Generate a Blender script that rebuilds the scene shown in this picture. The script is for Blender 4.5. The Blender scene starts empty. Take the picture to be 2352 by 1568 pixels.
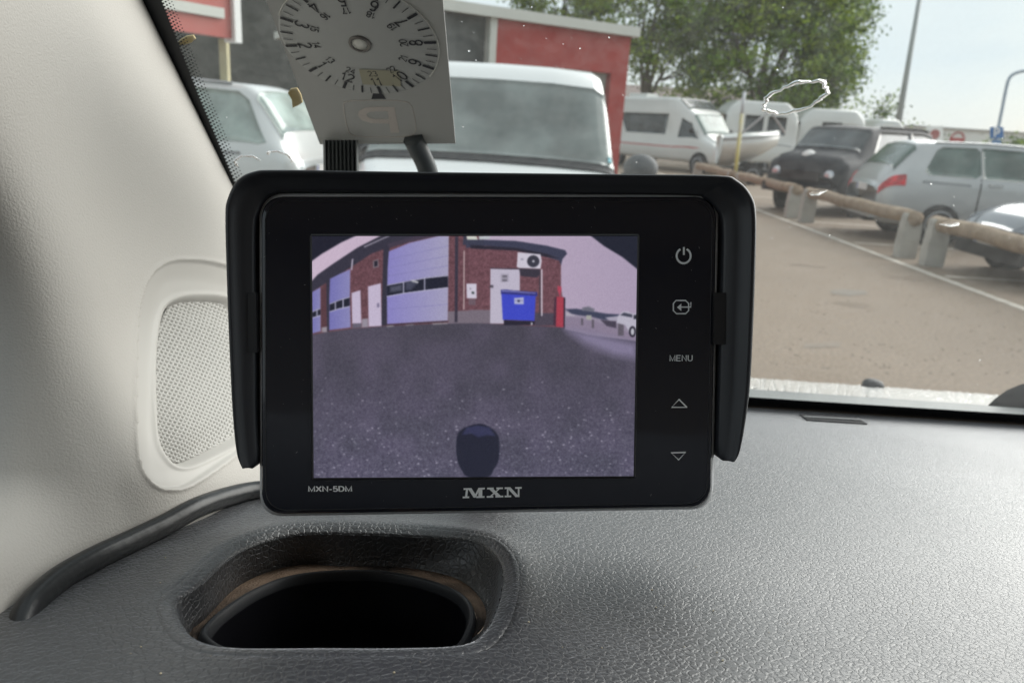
import bpy, bmesh, math, random
import numpy as np
from mathutils import Vector, Matrix
random.seed(7); RNG = np.random.default_rng(7)
SC = bpy.context.scene; COL = SC.collection
R = math.radians
# ------------------------------------------------------------------ camera
H = 1.5
PITCH, ROLL, FPX = R(16.5), R(3.7), 1699.0
cF = np.array([0, math.cos(PITCH), -math.sin(PITCH)])
cU0 = np.array([0, math.sin(PITCH), math.cos(PITCH)]); cR0 = np.array([1., 0, 0])
cR = cR0*math.cos(ROLL)+cU0*math.sin(ROLL); cU = cU0*math.cos(ROLL)-cR0*math.sin(ROLL)
EYE = np.array([0, 0, H])
cam_d = bpy.data.cameras.new('camera'); cam = bpy.data.objects.new('camera', cam_d); COL.objects.link(cam)
m = Matrix(((cR[0], cU[0], -cF[0]), (cR[1], cU[1], -cF[1]), (cR[2], cU[2], -cF[2]))).to_4x4()
m.translation = Vector(EYE); cam.matrix_world = m
cam_d.sensor_width = 36; cam_d.lens = 36*FPX/2352; cam_d.clip_start = 0.01; cam_d.clip_end = 3000
cam_d.dof.use_dof = True; cam_d.dof.focus_distance = 0.235; cam_d.dof.aperture_fstop = 23
SC.camera = cam
# ------------------------------------------------------------------ light
EXPO = 0.72
world = bpy.data.worlds.new('World'); SC.world = world; world.use_nodes = True
nt = world.node_tree; nt.nodes.clear()
def N(t, ty, **k):
    n = t.nodes.new(ty)
    for a, b in k.items(): setattr(n, a, b)
    return n
wo = N(nt, 'ShaderNodeOutputWorld'); bg = N(nt, 'ShaderNodeBackground'); bg.inputs[1].default_value = 0.09
sky = N(nt, 'ShaderNodeTexSky'); sky.sky_type = 'NISHITA'; sky.sun_disc = False
SUN_EL, SUN_AZ = R(26), R(56)          # azimuth measured from +Y towards +X
sky.sun_elevation = SUN_EL; sky.sun_rotation = SUN_AZ; sky.air_density = 1.2; sky.dust_density = 2.0
tc = N(nt, 'ShaderNodeTexCoord'); mp = N(nt, 'ShaderNodeMapping'); mp.inputs['Scale'].default_value = (1.2, 1.2, 3.2)
nz = N(nt, 'ShaderNodeTexNoise'); nz.inputs['Scale'].default_value = 1.7; nz.inputs['Detail'].default_value = 6
cr = N(nt, 'ShaderNodeValToRGB'); cr.color_ramp.elements[0].position = .34; cr.color_ramp.elements[1].position = .62
cr.color_ramp.elements[0].color = (.82, .82, .82, 1)
mx = N(nt, 'ShaderNodeMix', data_type='RGBA'); mx.inputs[7].default_value = (5.6, 6.3, 6.6, 1)
nt.links.new(tc.outputs['Generated'], mp.inputs[0]); nt.links.new(mp.outputs[0], nz.inputs[0]); nt.links.new(nz.outputs[0], cr.inputs[0])
nt.links.new(cr.outputs[0], mx.inputs[0]); nt.links.new(sky.outputs[0], mx.inputs[6]); nt.links.new(mx.outputs[2], bg.inputs[0])
nt.links.new(bg.outputs[0], wo.inputs[0])
sd = bpy.data.lights.new('sun', 'SUN'); so = bpy.data.objects.new('sun', sd); COL.objects.link(so)
sd.energy = 3.2; sd.angle = R(65); sd.color = (1, .975, .94)
sdir = Vector((math.sin(SUN_AZ)*math.cos(SUN_EL), math.cos(SUN_AZ)*math.cos(SUN_EL), math.sin(SUN_EL)))
so.rotation_euler = sdir.to_track_quat('Z', 'Y').to_euler()
SC.view_settings.view_transform = 'Standard'; SC.view_settings.look = 'None'
SC.view_settings.exposure = EXPO; SC.view_settings.gamma = 1; SC.view_settings.use_curve_mapping = False
SC.render.engine = 'CYCLES'
try:
    SC.cycles.max_bounces = 8; SC.cycles.transparent_max_bounces = 16; SC.cycles.caustics_refractive = False; SC.cycles.caustics_reflective = False
except Exception: pass

# ------------------------------------------------------------------ helpers
def ray(x, y): return cF+cR*(x-1176)/FPX+cU*(784-y)/FPX         # photo position (2352 wide) -> direction, depth 1
def at(x, y, dep): return EYE+ray(x, y)*dep
def onz(x, y, z=0.):
    d = ray(x, y); return EYE+d*((z-H)/d[2])
def lin(c):
    c = np.asarray(c, float)/255.; return np.where(c <= .04045, c/12.92, ((c+.055)/1.055)**2.4)
def mat(name, col=(.5, .5, .5), rough=.5, metal=0., spec=.5, noise=None, bump=None, emis=None, trans=0., ior=1.45, coat=0., coords='Object', sheen=0.):
    """noise=(scale, amount, colour2)  bump=(kind, scale, strength, distance)"""
    M = bpy.data.materials.new(name); M.use_nodes = True; t = M.node_tree; b = t.nodes['Principled BSDF']
    b.inputs['Base Color'].default_value = (*col, 1); b.inputs['Roughness'].default_value = rough
    b.inputs['Metallic'].default_value = metal; b.inputs['Specular IOR Level'].default_value = spec
    b.inputs['Transmission Weight'].default_value = trans; b.inputs['IOR'].default_value = ior; b.inputs['Coat Weight'].default_value = coat
    if emis: b.inputs['Emission Color'].default_value = (*emis[0], 1); b.inputs['Emission Strength'].default_value = emis[1]
    tcn = N(t, 'ShaderNodeTexCoord')
    if noise:
        n = N(t, 'ShaderNodeTexNoise'); n.inputs['Scale'].default_value = noise[0]; n.inputs['Detail'].default_value = 5
        t.links.new(tcn.outputs[coords], n.inputs[0])
        r = N(t, 'ShaderNodeValToRGB'); r.color_ramp.elements[0].position = .5-noise[1]; r.color_ramp.elements[1].position = .5+noise[1]
        r.color_ramp.elements[0].color = (*col, 1); r.color_ramp.elements[1].color = (*noise[2], 1)
        t.links.new(n.outputs[0], r.inputs[0]); t.links.new(r.outputs[0], b.inputs['Base Color'])
    if bump:
        if bump[0] == 'noise':
            n = N(t, 'ShaderNodeTexNoise'); n.inputs['Scale'].default_value = bump[1]; n.inputs['Detail'].default_value = 3; out = n.outputs[0]
        elif bump[0] == 'brick':
            n = N(t, 'ShaderNodeTexBrick'); n.inputs['Scale'].default_value = bump[1]; out = n.outputs['Fac']
        else:
            n = N(t, 'ShaderNodeTexVoronoi'); n.feature = 'DISTANCE_TO_EDGE'; n.inputs['Scale'].default_value = bump[1]; out = n.outputs[0]
        t.links.new(tcn.outputs[coords], n.inputs[0])
        bp = N(t, 'ShaderNodeBump'); bp.inputs['Strength'].default_value = bump[2]; bp.inputs['Distance'].default_value = bump[3]
        t.links.new(out, bp.inputs['Height']); t.links.new(bp.outputs[0], b.inputs['Normal'])
    return M
def link(o, parent=None):
    COL.objects.link(o)
    if parent is not None: o.parent = parent
    return o
def tag(o, label=None, cat=None, group=None, kind=None):
    if label: o['label'] = label
    if cat: o['category'] = cat
    if group: o['group'] = group
    if kind: o['kind'] = kind
    return o
def thing(name, label, cat, loc=(0, 0, 0), rz=0., group=None):
    o = bpy.data.objects.new(name, None); o.empty_display_size = .05; COL.objects.link(o)
    o.location = tuple(float(v) for v in loc); o.rotation_euler = (0, 0, rz)
    return tag(o, label, cat, group)
def obj(name, V, Fc, M, parent=None, smooth=False, world=True, mats=None, mi=None):
    """verts in world space when world=True (parent is an unrotated empty), else in the parent's space"""
    V = np.asarray(V, float)
    if parent is not None and world: V = V-np.array(parent.location)
    me = bpy.data.meshes.new(name); me.from_pydata([tuple(v) for v in V], [], [tuple(int(i) for i in f) for f in Fc])
    me.materials.append(M)
    if mats:
        for q in mats: me.materials.append(q)
        me.polygons.foreach_set('material_index', np.array(mi, dtype=np.int32))
    if smooth: me.polygons.foreach_set('use_smooth', np.ones(len(me.polygons), bool))
    me.validate(); me.update()
    o = bpy.data.objects.new(name, me); return link(o, parent)
def grid_faces(n, m_, closed_j=False):
    f = []
    for i in range(n-1):
        for j in range(m_-1 if not closed_j else m_):
            k = (j+1) % m_; f.append((i*m_+j, i*m_+k, (i+1)*m_+k, (i+1)*m_+j))
    return f
class MB:
    def __init__(s): s.V = []; s.F = []
    def add(s, V, Fc):
        b = len(s.V); s.V += [tuple(map(float, v)) for v in V]; s.F += [tuple(b+i for i in f) for f in Fc]; return s
    def box(s, x0, x1, y0, y1, z0, z1):
        V = [(x, y, z) for x in (x0, x1) for y in (y0, y1) for z in (z0, z1)]
        return s.add(V, [(0, 1, 3, 2), (4, 6, 7, 5), (0, 4, 5, 1), (2, 3, 7, 6), (0, 2, 6, 4), (1, 5, 7, 3)])
    def prism(s, poly, f0, f1):
        """poly list of 2d; f0/f1 map (a,b)->3d for the two faces"""
        n = len(poly); V = [f0(*p) for p in poly]+[f1(*p) for p in poly]
        return s.add(V, [tuple(range(n)), tuple(range(2*n-1, n-1, -1))]+[(i, i+n, (i+1) % n+n, (i+1) % n) for i in range(n)])
    def tube(s, pts, rad, n=10, cap=True, flat=1., up=None):
        P = [np.array(p, float) for p in pts]; rad = rad if hasattr(rad, '__len__') else [rad]*len(P); b = len(s.V)
        u = None
        for i, p in enumerate(P):
            t = P[min(i+1, len(P)-1)]-P[max(i-1, 0)]; t /= np.linalg.norm(t)+1e-12
            ref = np.array(up, float) if up is not None else (u if u is not None else (np.array([0, 0, 1.]) if abs(t[2]) < .9 else np.array([1., 0, 0])))
            w = np.cross(t, ref); w /= np.linalg.norm(w)+1e-12; u = np.cross(w, t)
            for k in range(n):
                a = 2*math.pi*k/n; s.V.append(tuple(p+rad[i]*(math.cos(a)*w+flat*math.sin(a)*u)))
        for i in range(len(P)-1):
            for k in range(n):
                k2 = (k+1) % n; s.F.append((b+i*n+k, b+i*n+k2, b+(i+1)*n+k2, b+(i+1)*n+k))
        if cap: s.F.append(tuple(b+k for k in range(n-1, -1, -1))); s.F.append(tuple(b+(len(P)-1)*n+k for k in range(n)))
        return s
    def lathe(s, c, axis, prof, n=24):
        """prof: list of (radius, height along axis)"""
        c = np.array(c, float); a = np.array(axis, float); a /= np.linalg.norm(a)
        e = np.cross(a, [0, 0, 1.] if abs(a[2]) < .9 else [1., 0, 0]); e /= np.linalg.norm(e); g = np.cross(a, e); b = len(s.V)
        for r_, h in prof:
            for k in range(n):
                q = 2*math.pi*k/n; s.V.append(tuple(c+a*h+r_*(math.cos(q)*e+math.sin(q)*g)))
        for i in range(len(prof)-1):
            for k in range(n): k2 = (k+1) % n; s.F.append((b+i*n+k, b+i*n+k2, b+(i+1)*n+k2, b+(i+1)*n+k))
        s.F.append(tuple(b+k for k in range(n-1, -1, -1))); s.F.append(tuple(b+(len(prof)-1)*n+k for k in range(n)))
        return s
    def build(s, name, M, parent=None, smooth=False, world=True): return obj(name, s.V, s.F, M, parent, smooth, world)
def smooth_path(P, n=6, closed=False):
    P = [np.array(p, float) for p in P]; out = []; L = len(P)
    for i in range(L if closed else L-1):
        g = lambda k: P[k % L] if closed else P[max(0, min(L-1, k))]
        a, b, c, d = g(i-1), g(i), g(i+1), g(i+2)
        for k in range(n):
            t = k/n; out.append(.5*(2*b+(c-a)*t+(2*a-5*b+4*c-d)*t*t+(3*b-a-3*c+d)*t**3))
    if not closed: out.append(P[-1])
    return out
def inpoly(X, Y, poly):
    r = np.zeros(X.shape, bool); n = len(poly)
    for i in range(n):
        x0, y0 = poly[i][:2]; x1, y1 = poly[(i+1) % n][:2]
        if y0 == y1: continue
        c = ((y0 > Y) != (y1 > Y)) & (X < (x1-x0)*(Y-y0)/(y1-y0)+x0); r ^= c
    return r
def polydist(X, Y, poly):
    d = np.full(X.shape, 1e9); n = len(poly)
    for i in range(n):
        x0, y0 = poly[i][:2]; x1, y1 = poly[(i+1) % n][:2]; dx, dy = x1-x0, y1-y0; L = dx*dx+dy*dy+1e-15
        t = np.clip(((X-x0)*dx+(Y-y0)*dy)/L, 0, 1); d = np.minimum(d, np.hypot(X-x0-t*dx, Y-y0-t*dy))
    return d
def sstep(a): a = np.clip(a, 0, 1); return a*a*(3-2*a)
def frame_fn(o, ex, ey, ez): return lambda a, b, c=0.: np.array(o)+np.array(ex)*a+np.array(ey)*b+np.array(ez)*c
def text_mesh(txt, size):
    c = bpy.data.curves.new('t', 'FONT'); c.body = txt; c.size = size; c.align_x = 'CENTER'; c.align_y = 'CENTER'; c.resolution_u = 3
    o = bpy.data.objects.new('t', c); COL.objects.link(o); dg = bpy.context.evaluated_depsgraph_get()
    me = bpy.data.meshes.new_from_object(o.evaluated_get(dg)); V = [tuple(v.co) for v in me.vertices]; Fc = [tuple(p.vertices) for p in me.polygons]
    bpy.data.objects.remove(o); bpy.data.curves.remove(c); bpy.data.meshes.remove(me)
    V = np.array(V); 
    if len(V): V[:, :2] -= (V[:, :2].max(0)+V[:, :2].min(0))/2
    return V, Fc
def _arc(cx, cy, rx, ry, a0, a1, n=14): return [(cx+rx*math.cos(R(a0+(a1-a0)*i/n)), cy+ry*math.sin(R(a0+(a1-a0)*i/n))) for i in range(n+1)]
GLY = {'0': (.56, [_arc(.28, .5, .26, .48, 0, 360, 24)]), '1': (.40, [[(.06, .76), (.2, .82), (.27, .98), (.27, 0)]]),
 '2': (.56, [_arc(.28, .72, .24, .26, 165, -35)+[(.06, .03), (.54, .03)]]), '3': (.56, [_arc(.28, .745, .21, .235, 155, -90), _arc(.28, .265, .25, .245, 90, -160)]),
 '4': (.58, [[(.42, 0), (.42, .97), (.05, .30), (.05, .25), (.56, .25)]]), '5': (.56, [[(.50, .96), (.14, .96), (.08, .5)]+_arc(.28, .31, .25, .29, 130, -155)]),
 '6': (.56, [_arc(.30, .66, .23, .32, 40, 130)+[(.06, .4)], _arc(.29, .3, .235, .28, 0, 360, 22), _arc(.5, .42, .45, .45, 140, 200, 5)]), '7': (.54, [[(.04, .96), (.52, .96), (.34, .6), (.22, 0)]]),
 '8': (.56, [_arc(.28, .75, .21, .225, 0, 360, 20), _arc(.28, .27, .25, .255, 0, 360, 20)]), '9': (.56, [_arc(.28, .69, .235, .28, 0, 360, 22), _arc(.26, .36, .25, .34, -140, 0)+[(.515, .69)]]),
 'M': (.80, [[(.07, 0), (.07, .98), (.40, .05), (.73, .98), (.73, 0)]]), 'X': (.66, [[(.04, 0), (.62, 1)], [(.04, 1), (.62, 0)]]), 'N': (.70, [[(.08, 0), (.08, .98), (.62, .02), (.62, 1)]]),
 'E': (.62, [[(.58, .96), (.08, .96), (.08, .04), (.60, .04)], [(.08, .52), (.54, .52)]]), 'U': (.70, [[(.08, 1), (.08, .34)]+_arc(.35, .32, .27, .29, 180, 360)+[(.62, 1)]]),
 'D': (.70, [[(.08, .04), (.08, .96), (.34, .96)]+_arc(.32, .5, .31, .46, 80, -80)+[(.08, .04)]]), '-': (.36, [[(.04, .36), (.32, .36)]]), 'P': (.64, [[(.08, 0), (.08, .96), (.38, .96)]+_arc(.38, .71, .22, .25, 80, -80)+[(.08, .46)]])}
def stroke_text(txt, size, wt=.13, gap=.10):
    V = []; Fc = []; x = 0; lay = 0
    for ch in txt:
        w, ls_ = GLY[ch]
        for pl in ls_:
            P = np.array(pl)*1.0; n = len(P); b = len(V)
            for i in range(n):
                d = P[min(i+1, n-1)]-P[max(i-1, 0)]
                if 0 < i < n-1:
                    a_, b_ = P[i]-P[i-1], P[i+1]-P[i]; a_ = a_/(np.linalg.norm(a_)+1e-9); b_ = b_/(np.linalg.norm(b_)+1e-9); d = a_+b_; k = 1/max(.45, np.linalg.norm(d)/2)
                else: k = 1.
                d = d/(np.linalg.norm(d)+1e-9); nn = np.array([-d[1], d[0]])*wt/2*min(k, 1.7)
                for sgn in (1, -1): q = P[i]+nn*sgn; V.append(((q[0]+x)*size, q[1]*size, lay*.000008))
            Fc += [(b+2*i, b+2*i+1, b+2*i+3, b+2*i+2) for i in range(n-1)]; lay += 1
        x += w+gap
    V = np.array(V); V[:, :2] -= (V[:, :2].max(0)+V[:, :2].min(0))/2
    return V, Fc
def copy_tree(o, parent=None):
    c = o.copy(); COL.objects.link(c)
    if parent is not None: c.parent = parent
    for ch in list(o.children): copy_tree(ch, c)
    return c

# ================================================================== GROUND
Mground = mat('asphalt', (.215, .163, .118), .85, noise=(.6, .3, (.275, .21, .155)), bump=('noise', 60, .5, .01), coords='Object')
t = Mground.node_tree; b = t.nodes['Principled BSDF']
n2 = N(t, 'ShaderNodeTexNoise'); n2.inputs['Scale'].default_value = 35; n2.inputs['Detail'].default_value = 6
mx = N(t, 'ShaderNodeMix', data_type='RGBA', blend_type='MULTIPLY'); mx.inputs[0].default_value = .55
src = b.inputs['Base Color'].links[0].from_socket
t.links.new([n for n in t.nodes if n.type == 'TEX_COORD'][0].outputs['Object'], n2.inputs[0]); t.links.new(src, mx.inputs[6])
rr = N(t, 'ShaderNodeValToRGB'); rr.color_ramp.elements[0].position = .3; rr.color_ramp.elements[0].color = (.36, .35, .34, 1); rr.color_ramp.elements[1].position = .6
t.links.new(n2.outputs[0], rr.inputs[0]); t.links.new(rr.outputs[0], mx.inputs[7]); t.links.new(mx.outputs[2], b.inputs['Base Color'])
g = obj('ground', [(-900, -300, 0), (900, -300, 0), (900, 1500, 0), (-900, 1500, 0)], [(0, 1, 2, 3)], Mground); tag(g, kind='structure')
Mpaint = mat('road_paint', (.66, .60, .52), .8, noise=(7, .2, (.42, .36, .3)))
Mpatch = mat('asphalt_patch', (.17, .145, .12), .85, noise=(3, .3, (.22, .185, .15)))
def stripe(a, b_, w, name='parking_line', z=.004, M=None):
    a = np.array(a[:2]); b_ = np.array(b_[:2]); d = (b_-a)/np.linalg.norm(b_-a); n = np.array([-d[1], d[0]])*w/2
    V = [(*(a+n), z), (*(a-n), z), (*(b_-n), z), (*(b_+n), z)]
    return tag(obj(name, V, [(0, 1, 2, 3)], M or Mpaint), kind='structure')
stripe((5.2, 3.5), (5.05, 30), .12)
for yy in (6.6, 9.1, 11.75, 14.5, 17.2, 19.9): stripe((5.3, yy), (10.3, yy+.15), .10)
def patch(pts, name, M):     # irregular repair patches on the roadway
    V = [(*onz(*p)[:2], .003) for p in pts]; return tag(obj(name, V, [tuple(range(len(V)))], M), kind='structure')
patch([(1905, 668), (1935, 664), (1990, 668), (1992, 676), (1950, 680), (1912, 675)], 'asphalt_patch', Mpatch)
patch([(1850, 790), (1930, 785), (1928, 797), (1846, 799)], 'asphalt_patch', mat('asphalt_patch_light', (.2, .165, .13), .9, noise=(4, .3, (.26, .21, .17))))

Mstain = mat('oil_stain', (.17, .128, .094), .92, noise=(2.5, .3, (.21, .16, .117)))
for (px, py, w, h_) in ((1960, 700, .16, .10), (1850, 610, .22, .12), (2110, 640, .3, .2)):
    c_ = onz(px, py); V = [(c_[0]+w*math.cos(a)*(1+.25*math.sin(3*a+px)), c_[1]+h_*math.sin(a)*(1+.3*math.cos(2*a+py)), .002) for a in np.arange(0, 6.28, .3)]
    tag(obj('ground_stain', V, [tuple(range(len(V)))], Mstain), kind='structure')
q = MB()
for _ in range(420):
    px, py = random.uniform(1740, 2352), random.uniform(480, 860); c_ = onz(px, py); r_ = random.uniform(.004, .012)
    q.lathe(c_, (0, 0, 1), [(r_, 0), (r_*.8, r_*.35), (r_*.3, r_*.5)], 5)
tag(q.build('gravel', mat('gravel', (.30, .25, .20), .9, noise=(9, .3, (.17, .14, .11)))), 'small loose stones scattered over the brown roadway', 'gravel', kind='stuff')

# ================================================================== VEHICLES
Mtyre = mat('tyre_rubber', (.02, .02, .022), .8, bump=('noise', 80, .2, .004))
Mrim = mat('alloy', (.42, .43, .44), .35, .8)
Mdark = mat('black_trim', (.018, .019, .022), .6)
Mwell = mat('wheel_well', (.012, .012, .013), .9)
Mred = mat('tail_lamp_red', (.36, .012, .02), .25, noise=(9, .1, (.75, .03, .04)), coat=.4)
Mlamp = mat('lamp_glass', (.75, .77, .8), .12, .5, noise=(14, .15, (.4, .41, .43)), coat=.6)
Mplate = mat('plate_white', (.72, .72, .70), .5); Mplateb = mat('plate_blue', (.03, .09, .35), .5)
def glassm(name, c, r=.18): return mat(name, c, r, 0, .5, noise=(2.2, .12, tuple(v*1.9 for v in c)), coat=.2)
Mglass = glassm('car_glass', (.07, .095, .088)); Mglassd = glassm('dark_window', (.045, .052, .055)); Mglassg = glassm('greenish_glass', (.11, .145, .13)); Mglassl = glassm('pale_glass', (.22, .27, .25)); Mglassm = glassm('bottle_glass', (.06, .085, .075))
class Shell:
    """car shell lofted from stations (x, z_bottom, z_belt, z_roof, half width low, half width roof)"""
    def __init__(s, st, step=.04, sm=2, crown=.015, edge=.07):
        st = np.array(st, float); x0, x1 = st[0, 0], st[-1, 0]; s.n = int((x1-x0)/step)+1; s.x = np.linspace(x0, x1, s.n)
        C = [np.interp(s.x, st[:, 0], st[:, k]) for k in range(1, 6)]
        for _ in range(sm):
            C = [np.concatenate([[c[0]], (c[:-2]+2*c[1:-1]+c[2:])/4, [c[-1]]]) for c in C]
        zb, zc, zr, wb, wr = C; mid = (zb+zc)/2; e = np.minimum(edge, np.maximum(zr-zc, .01)*.5)
        half = [(wb*.3, zb), (wb*.88, zb), (wb*.97, zb+.05), (wb, zb+.16), (wb*1.005, mid), (wb*1.0, mid*.35+zc*.65), (wb*.975, zc),
                (wb*.975*.66+wr*.34, zc*.66+(zr-e)*.34), (wb*.975*.33+wr*.67, zc*.33+(zr-e)*.67), (wr, zr-e), (wr*.965, zr-e*.4), (wr*.88, zr-e*.08), (wr*.5, zr+crown*.7), (wr*0, zr+crown)]
        L = [(-a, z) for a, z in half]+[(a, z) for a, z in half[-2::-1]]
        s.m = len(L); s.G = np.zeros((s.n, s.m, 3))
        for j, (a, z) in enumerate(L): s.G[:, j, 0] = s.x; s.G[:, j, 1] = a; s.G[:, j, 2] = z
        s.nh = len(half)
        gi = np.gradient(s.G, axis=0); gj = np.gradient(s.G, axis=1); n = np.cross(gi, gj); s.Nn = n/(np.linalg.norm(n, axis=2, keepdims=True)+1e-9)
        c = s.G[s.n//2].mean(0)
        if ((s.G[s.n//2, s.nh-1]-c)*s.Nn[s.n//2, s.nh-1]).sum() < 0: s.Nn *= -1
    def at(s, x, j, off=0.):
        i = (x-s.x[0])/(s.x[1]-s.x[0]); i = min(max(i, 0), s.n-1.001); j = min(max(j, 0), s.m-1.001); a, b_ = int(i), int(j); u, v = i-a, j-b_
        q = lambda A: A[a, b_]*(1-u)*(1-v)+A[a+1, b_]*u*(1-v)+A[a, b_+1]*(1-u)*v+A[a+1, b_+1]*u*v
        return q(s.G)+q(s.Nn)*off
    def body(s, M, root, name='body'):
        V = s.G.reshape(-1, 3); Fc = grid_faces(s.n, s.m); e = (s.n-1)*s.m
        Fc += [tuple(range(s.m)), tuple(e+k for k in range(s.m-1, -1, -1))]
        Fc += [(i*s.m+s.m-1, i*s.m, (i+1)*s.m, (i+1)*s.m+s.m-1) for i in range(s.n-1)]
        return obj(name, V, Fc, M, root, True, False)
    def ends(s, xa, xb, v, rnd):
        xs, xe = xa[0]+(xa[1]-xa[0])*v, xb[0]+(xb[1]-xb[0])*v; e = max(0., (abs(2*v-1)-.78)/.22); c = rnd*(xe-xs)*(1-math.sqrt(max(0., 1-e*e)))
        return xs+c, xe-c
    def panel(s, name, M, root, xa, xb, j0, j1, off=.008, n=8, k=14, side=1, rnd=0.):
        """xa, xb: (x at j0, x at j1) for the two slanted ends; side -1 = left mirror"""
        V = []
        for a in range(n+1):
            v = a/n; j = j0+(j1-j0)*v; xs, xe = s.ends(xa, xb, v, rnd)
            for c in range(k+1):
                jj = j if side == 1 else s.m-1-j
                V.append(s.at(xs+(xe-xs)*c/k, jj, off))
        nb = len(V); V += [s.at(0, 0)*0 for _ in range(0)]
        inner = []
        for a in range(n+1):
            v = a/n; j = j0+(j1-j0)*v; xs, xe = s.ends(xa, xb, v, rnd)
            for c in range(k+1): inner.append(s.at(xs+(xe-xs)*c/k, j if side == 1 else s.m-1-j, -.01))
        F1 = grid_faces(n+1, k+1); V2 = V+inner; w = k+1
        rim = [i for i in range(w)]+[i*w+k for i in range(1, n+1)]+[n*w+i for i in range(k-1, -1, -1)]+[i*w for i in range(n-1, 0, -1)]
        F1 += [(rim[i], rim[(i+1) % len(rim)], rim[(i+1) % len(rim)]+nb, rim[i]+nb) for i in range(len(rim))]
        return obj(name, V2, F1, M, root, True, False)
def wheels(root, xs, half, rad=.33, spokes=5, w=.2, M=None):
    for x in xs:
        for sgn in (-1, 1):
            y = sgn*half
            MB().lathe((x, y-sgn*.04, rad+.02), (0, sgn, 0), [(rad*1.22, 0), (rad*1.22, .012+.04), (rad*1.12, .046+.012)], 28).build('wheel_arch', Mwell, root, False, False)
            wh = MB().lathe((x, y-sgn*(w-.05), rad), (0, sgn, 0), [(rad*.9, 0), (rad, .03), (rad, w-.03), (rad*.93, w+.012), (rad*.68, w+.018)], 28).build('wheel', Mtyre, root, True, False)
            q = MB(); q.lathe((x, y+sgn*.03, rad), (0, sgn, 0), [(rad*.66, 0), (rad*.68, .042), (rad*.6, .045), (rad*.58, .022)], 28)
            for k in range(spokes):
                a = 2*math.pi*k/spokes+.3; c, s_ = math.cos(a), math.sin(a); o = np.array([x, y+sgn*.062, rad])
                r1 = np.array([c, 0, s_]); r2 = np.array([-s_, 0, c])
                q.add([o+r2*rad*.07, o-r2*rad*.07, o+r1*rad*.62-r2*rad*.11, o+r1*rad*.62+r2*rad*.11], [(0, 1, 2, 3)])
            obj('rim', q.V, q.F, M or Mrim, wh, False, False)
def plate(root, x, z, sgn):
    MB().box(x-.012 if sgn < 0 else x, x if sgn < 0 else x+.012, -.26, .26, z-.055, z+.055).build('number_plate', Mplate, root, False, False)
    MB().box(x-.015 if sgn < 0 else x+.002, x+.0 if sgn < 0 else x+.015, .215*(-sgn)-.022, .215*(-sgn)+.022, z-.05, z+.05).build('plate_band', Mplateb, root, False, False)
def paint(name, c, r=.3, c2=None): return mat(name, c, r, .15, .5, noise=(1.2, .3, c2 or tuple(v*.9 for v in c)), coat=.6)
def mirror_part(root, x, y, z, M, s=1.):
    sg = 1 if y > 0 else -1
    q = MB(); prof = [(.02, -.02), (.07, 0), (.1, .03), (.11, .08), (.105, .12), (.06, .135)]
    q.lathe((x+.06, y+sg*.12, z), (-1, 0, 0), prof, 18)
    V = [(a, y+sg*.12+(b_-(y+sg*.12))*1.05*s, z+(c-z)*.85*s) for a, b_, c in q.V]
    q.V = V; q.tube([(x, y-sg*.02, z-.07), (x, y+sg*.1, z-.03)], .03, 8); q.build('door_mirror', M, root, True, False)

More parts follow.
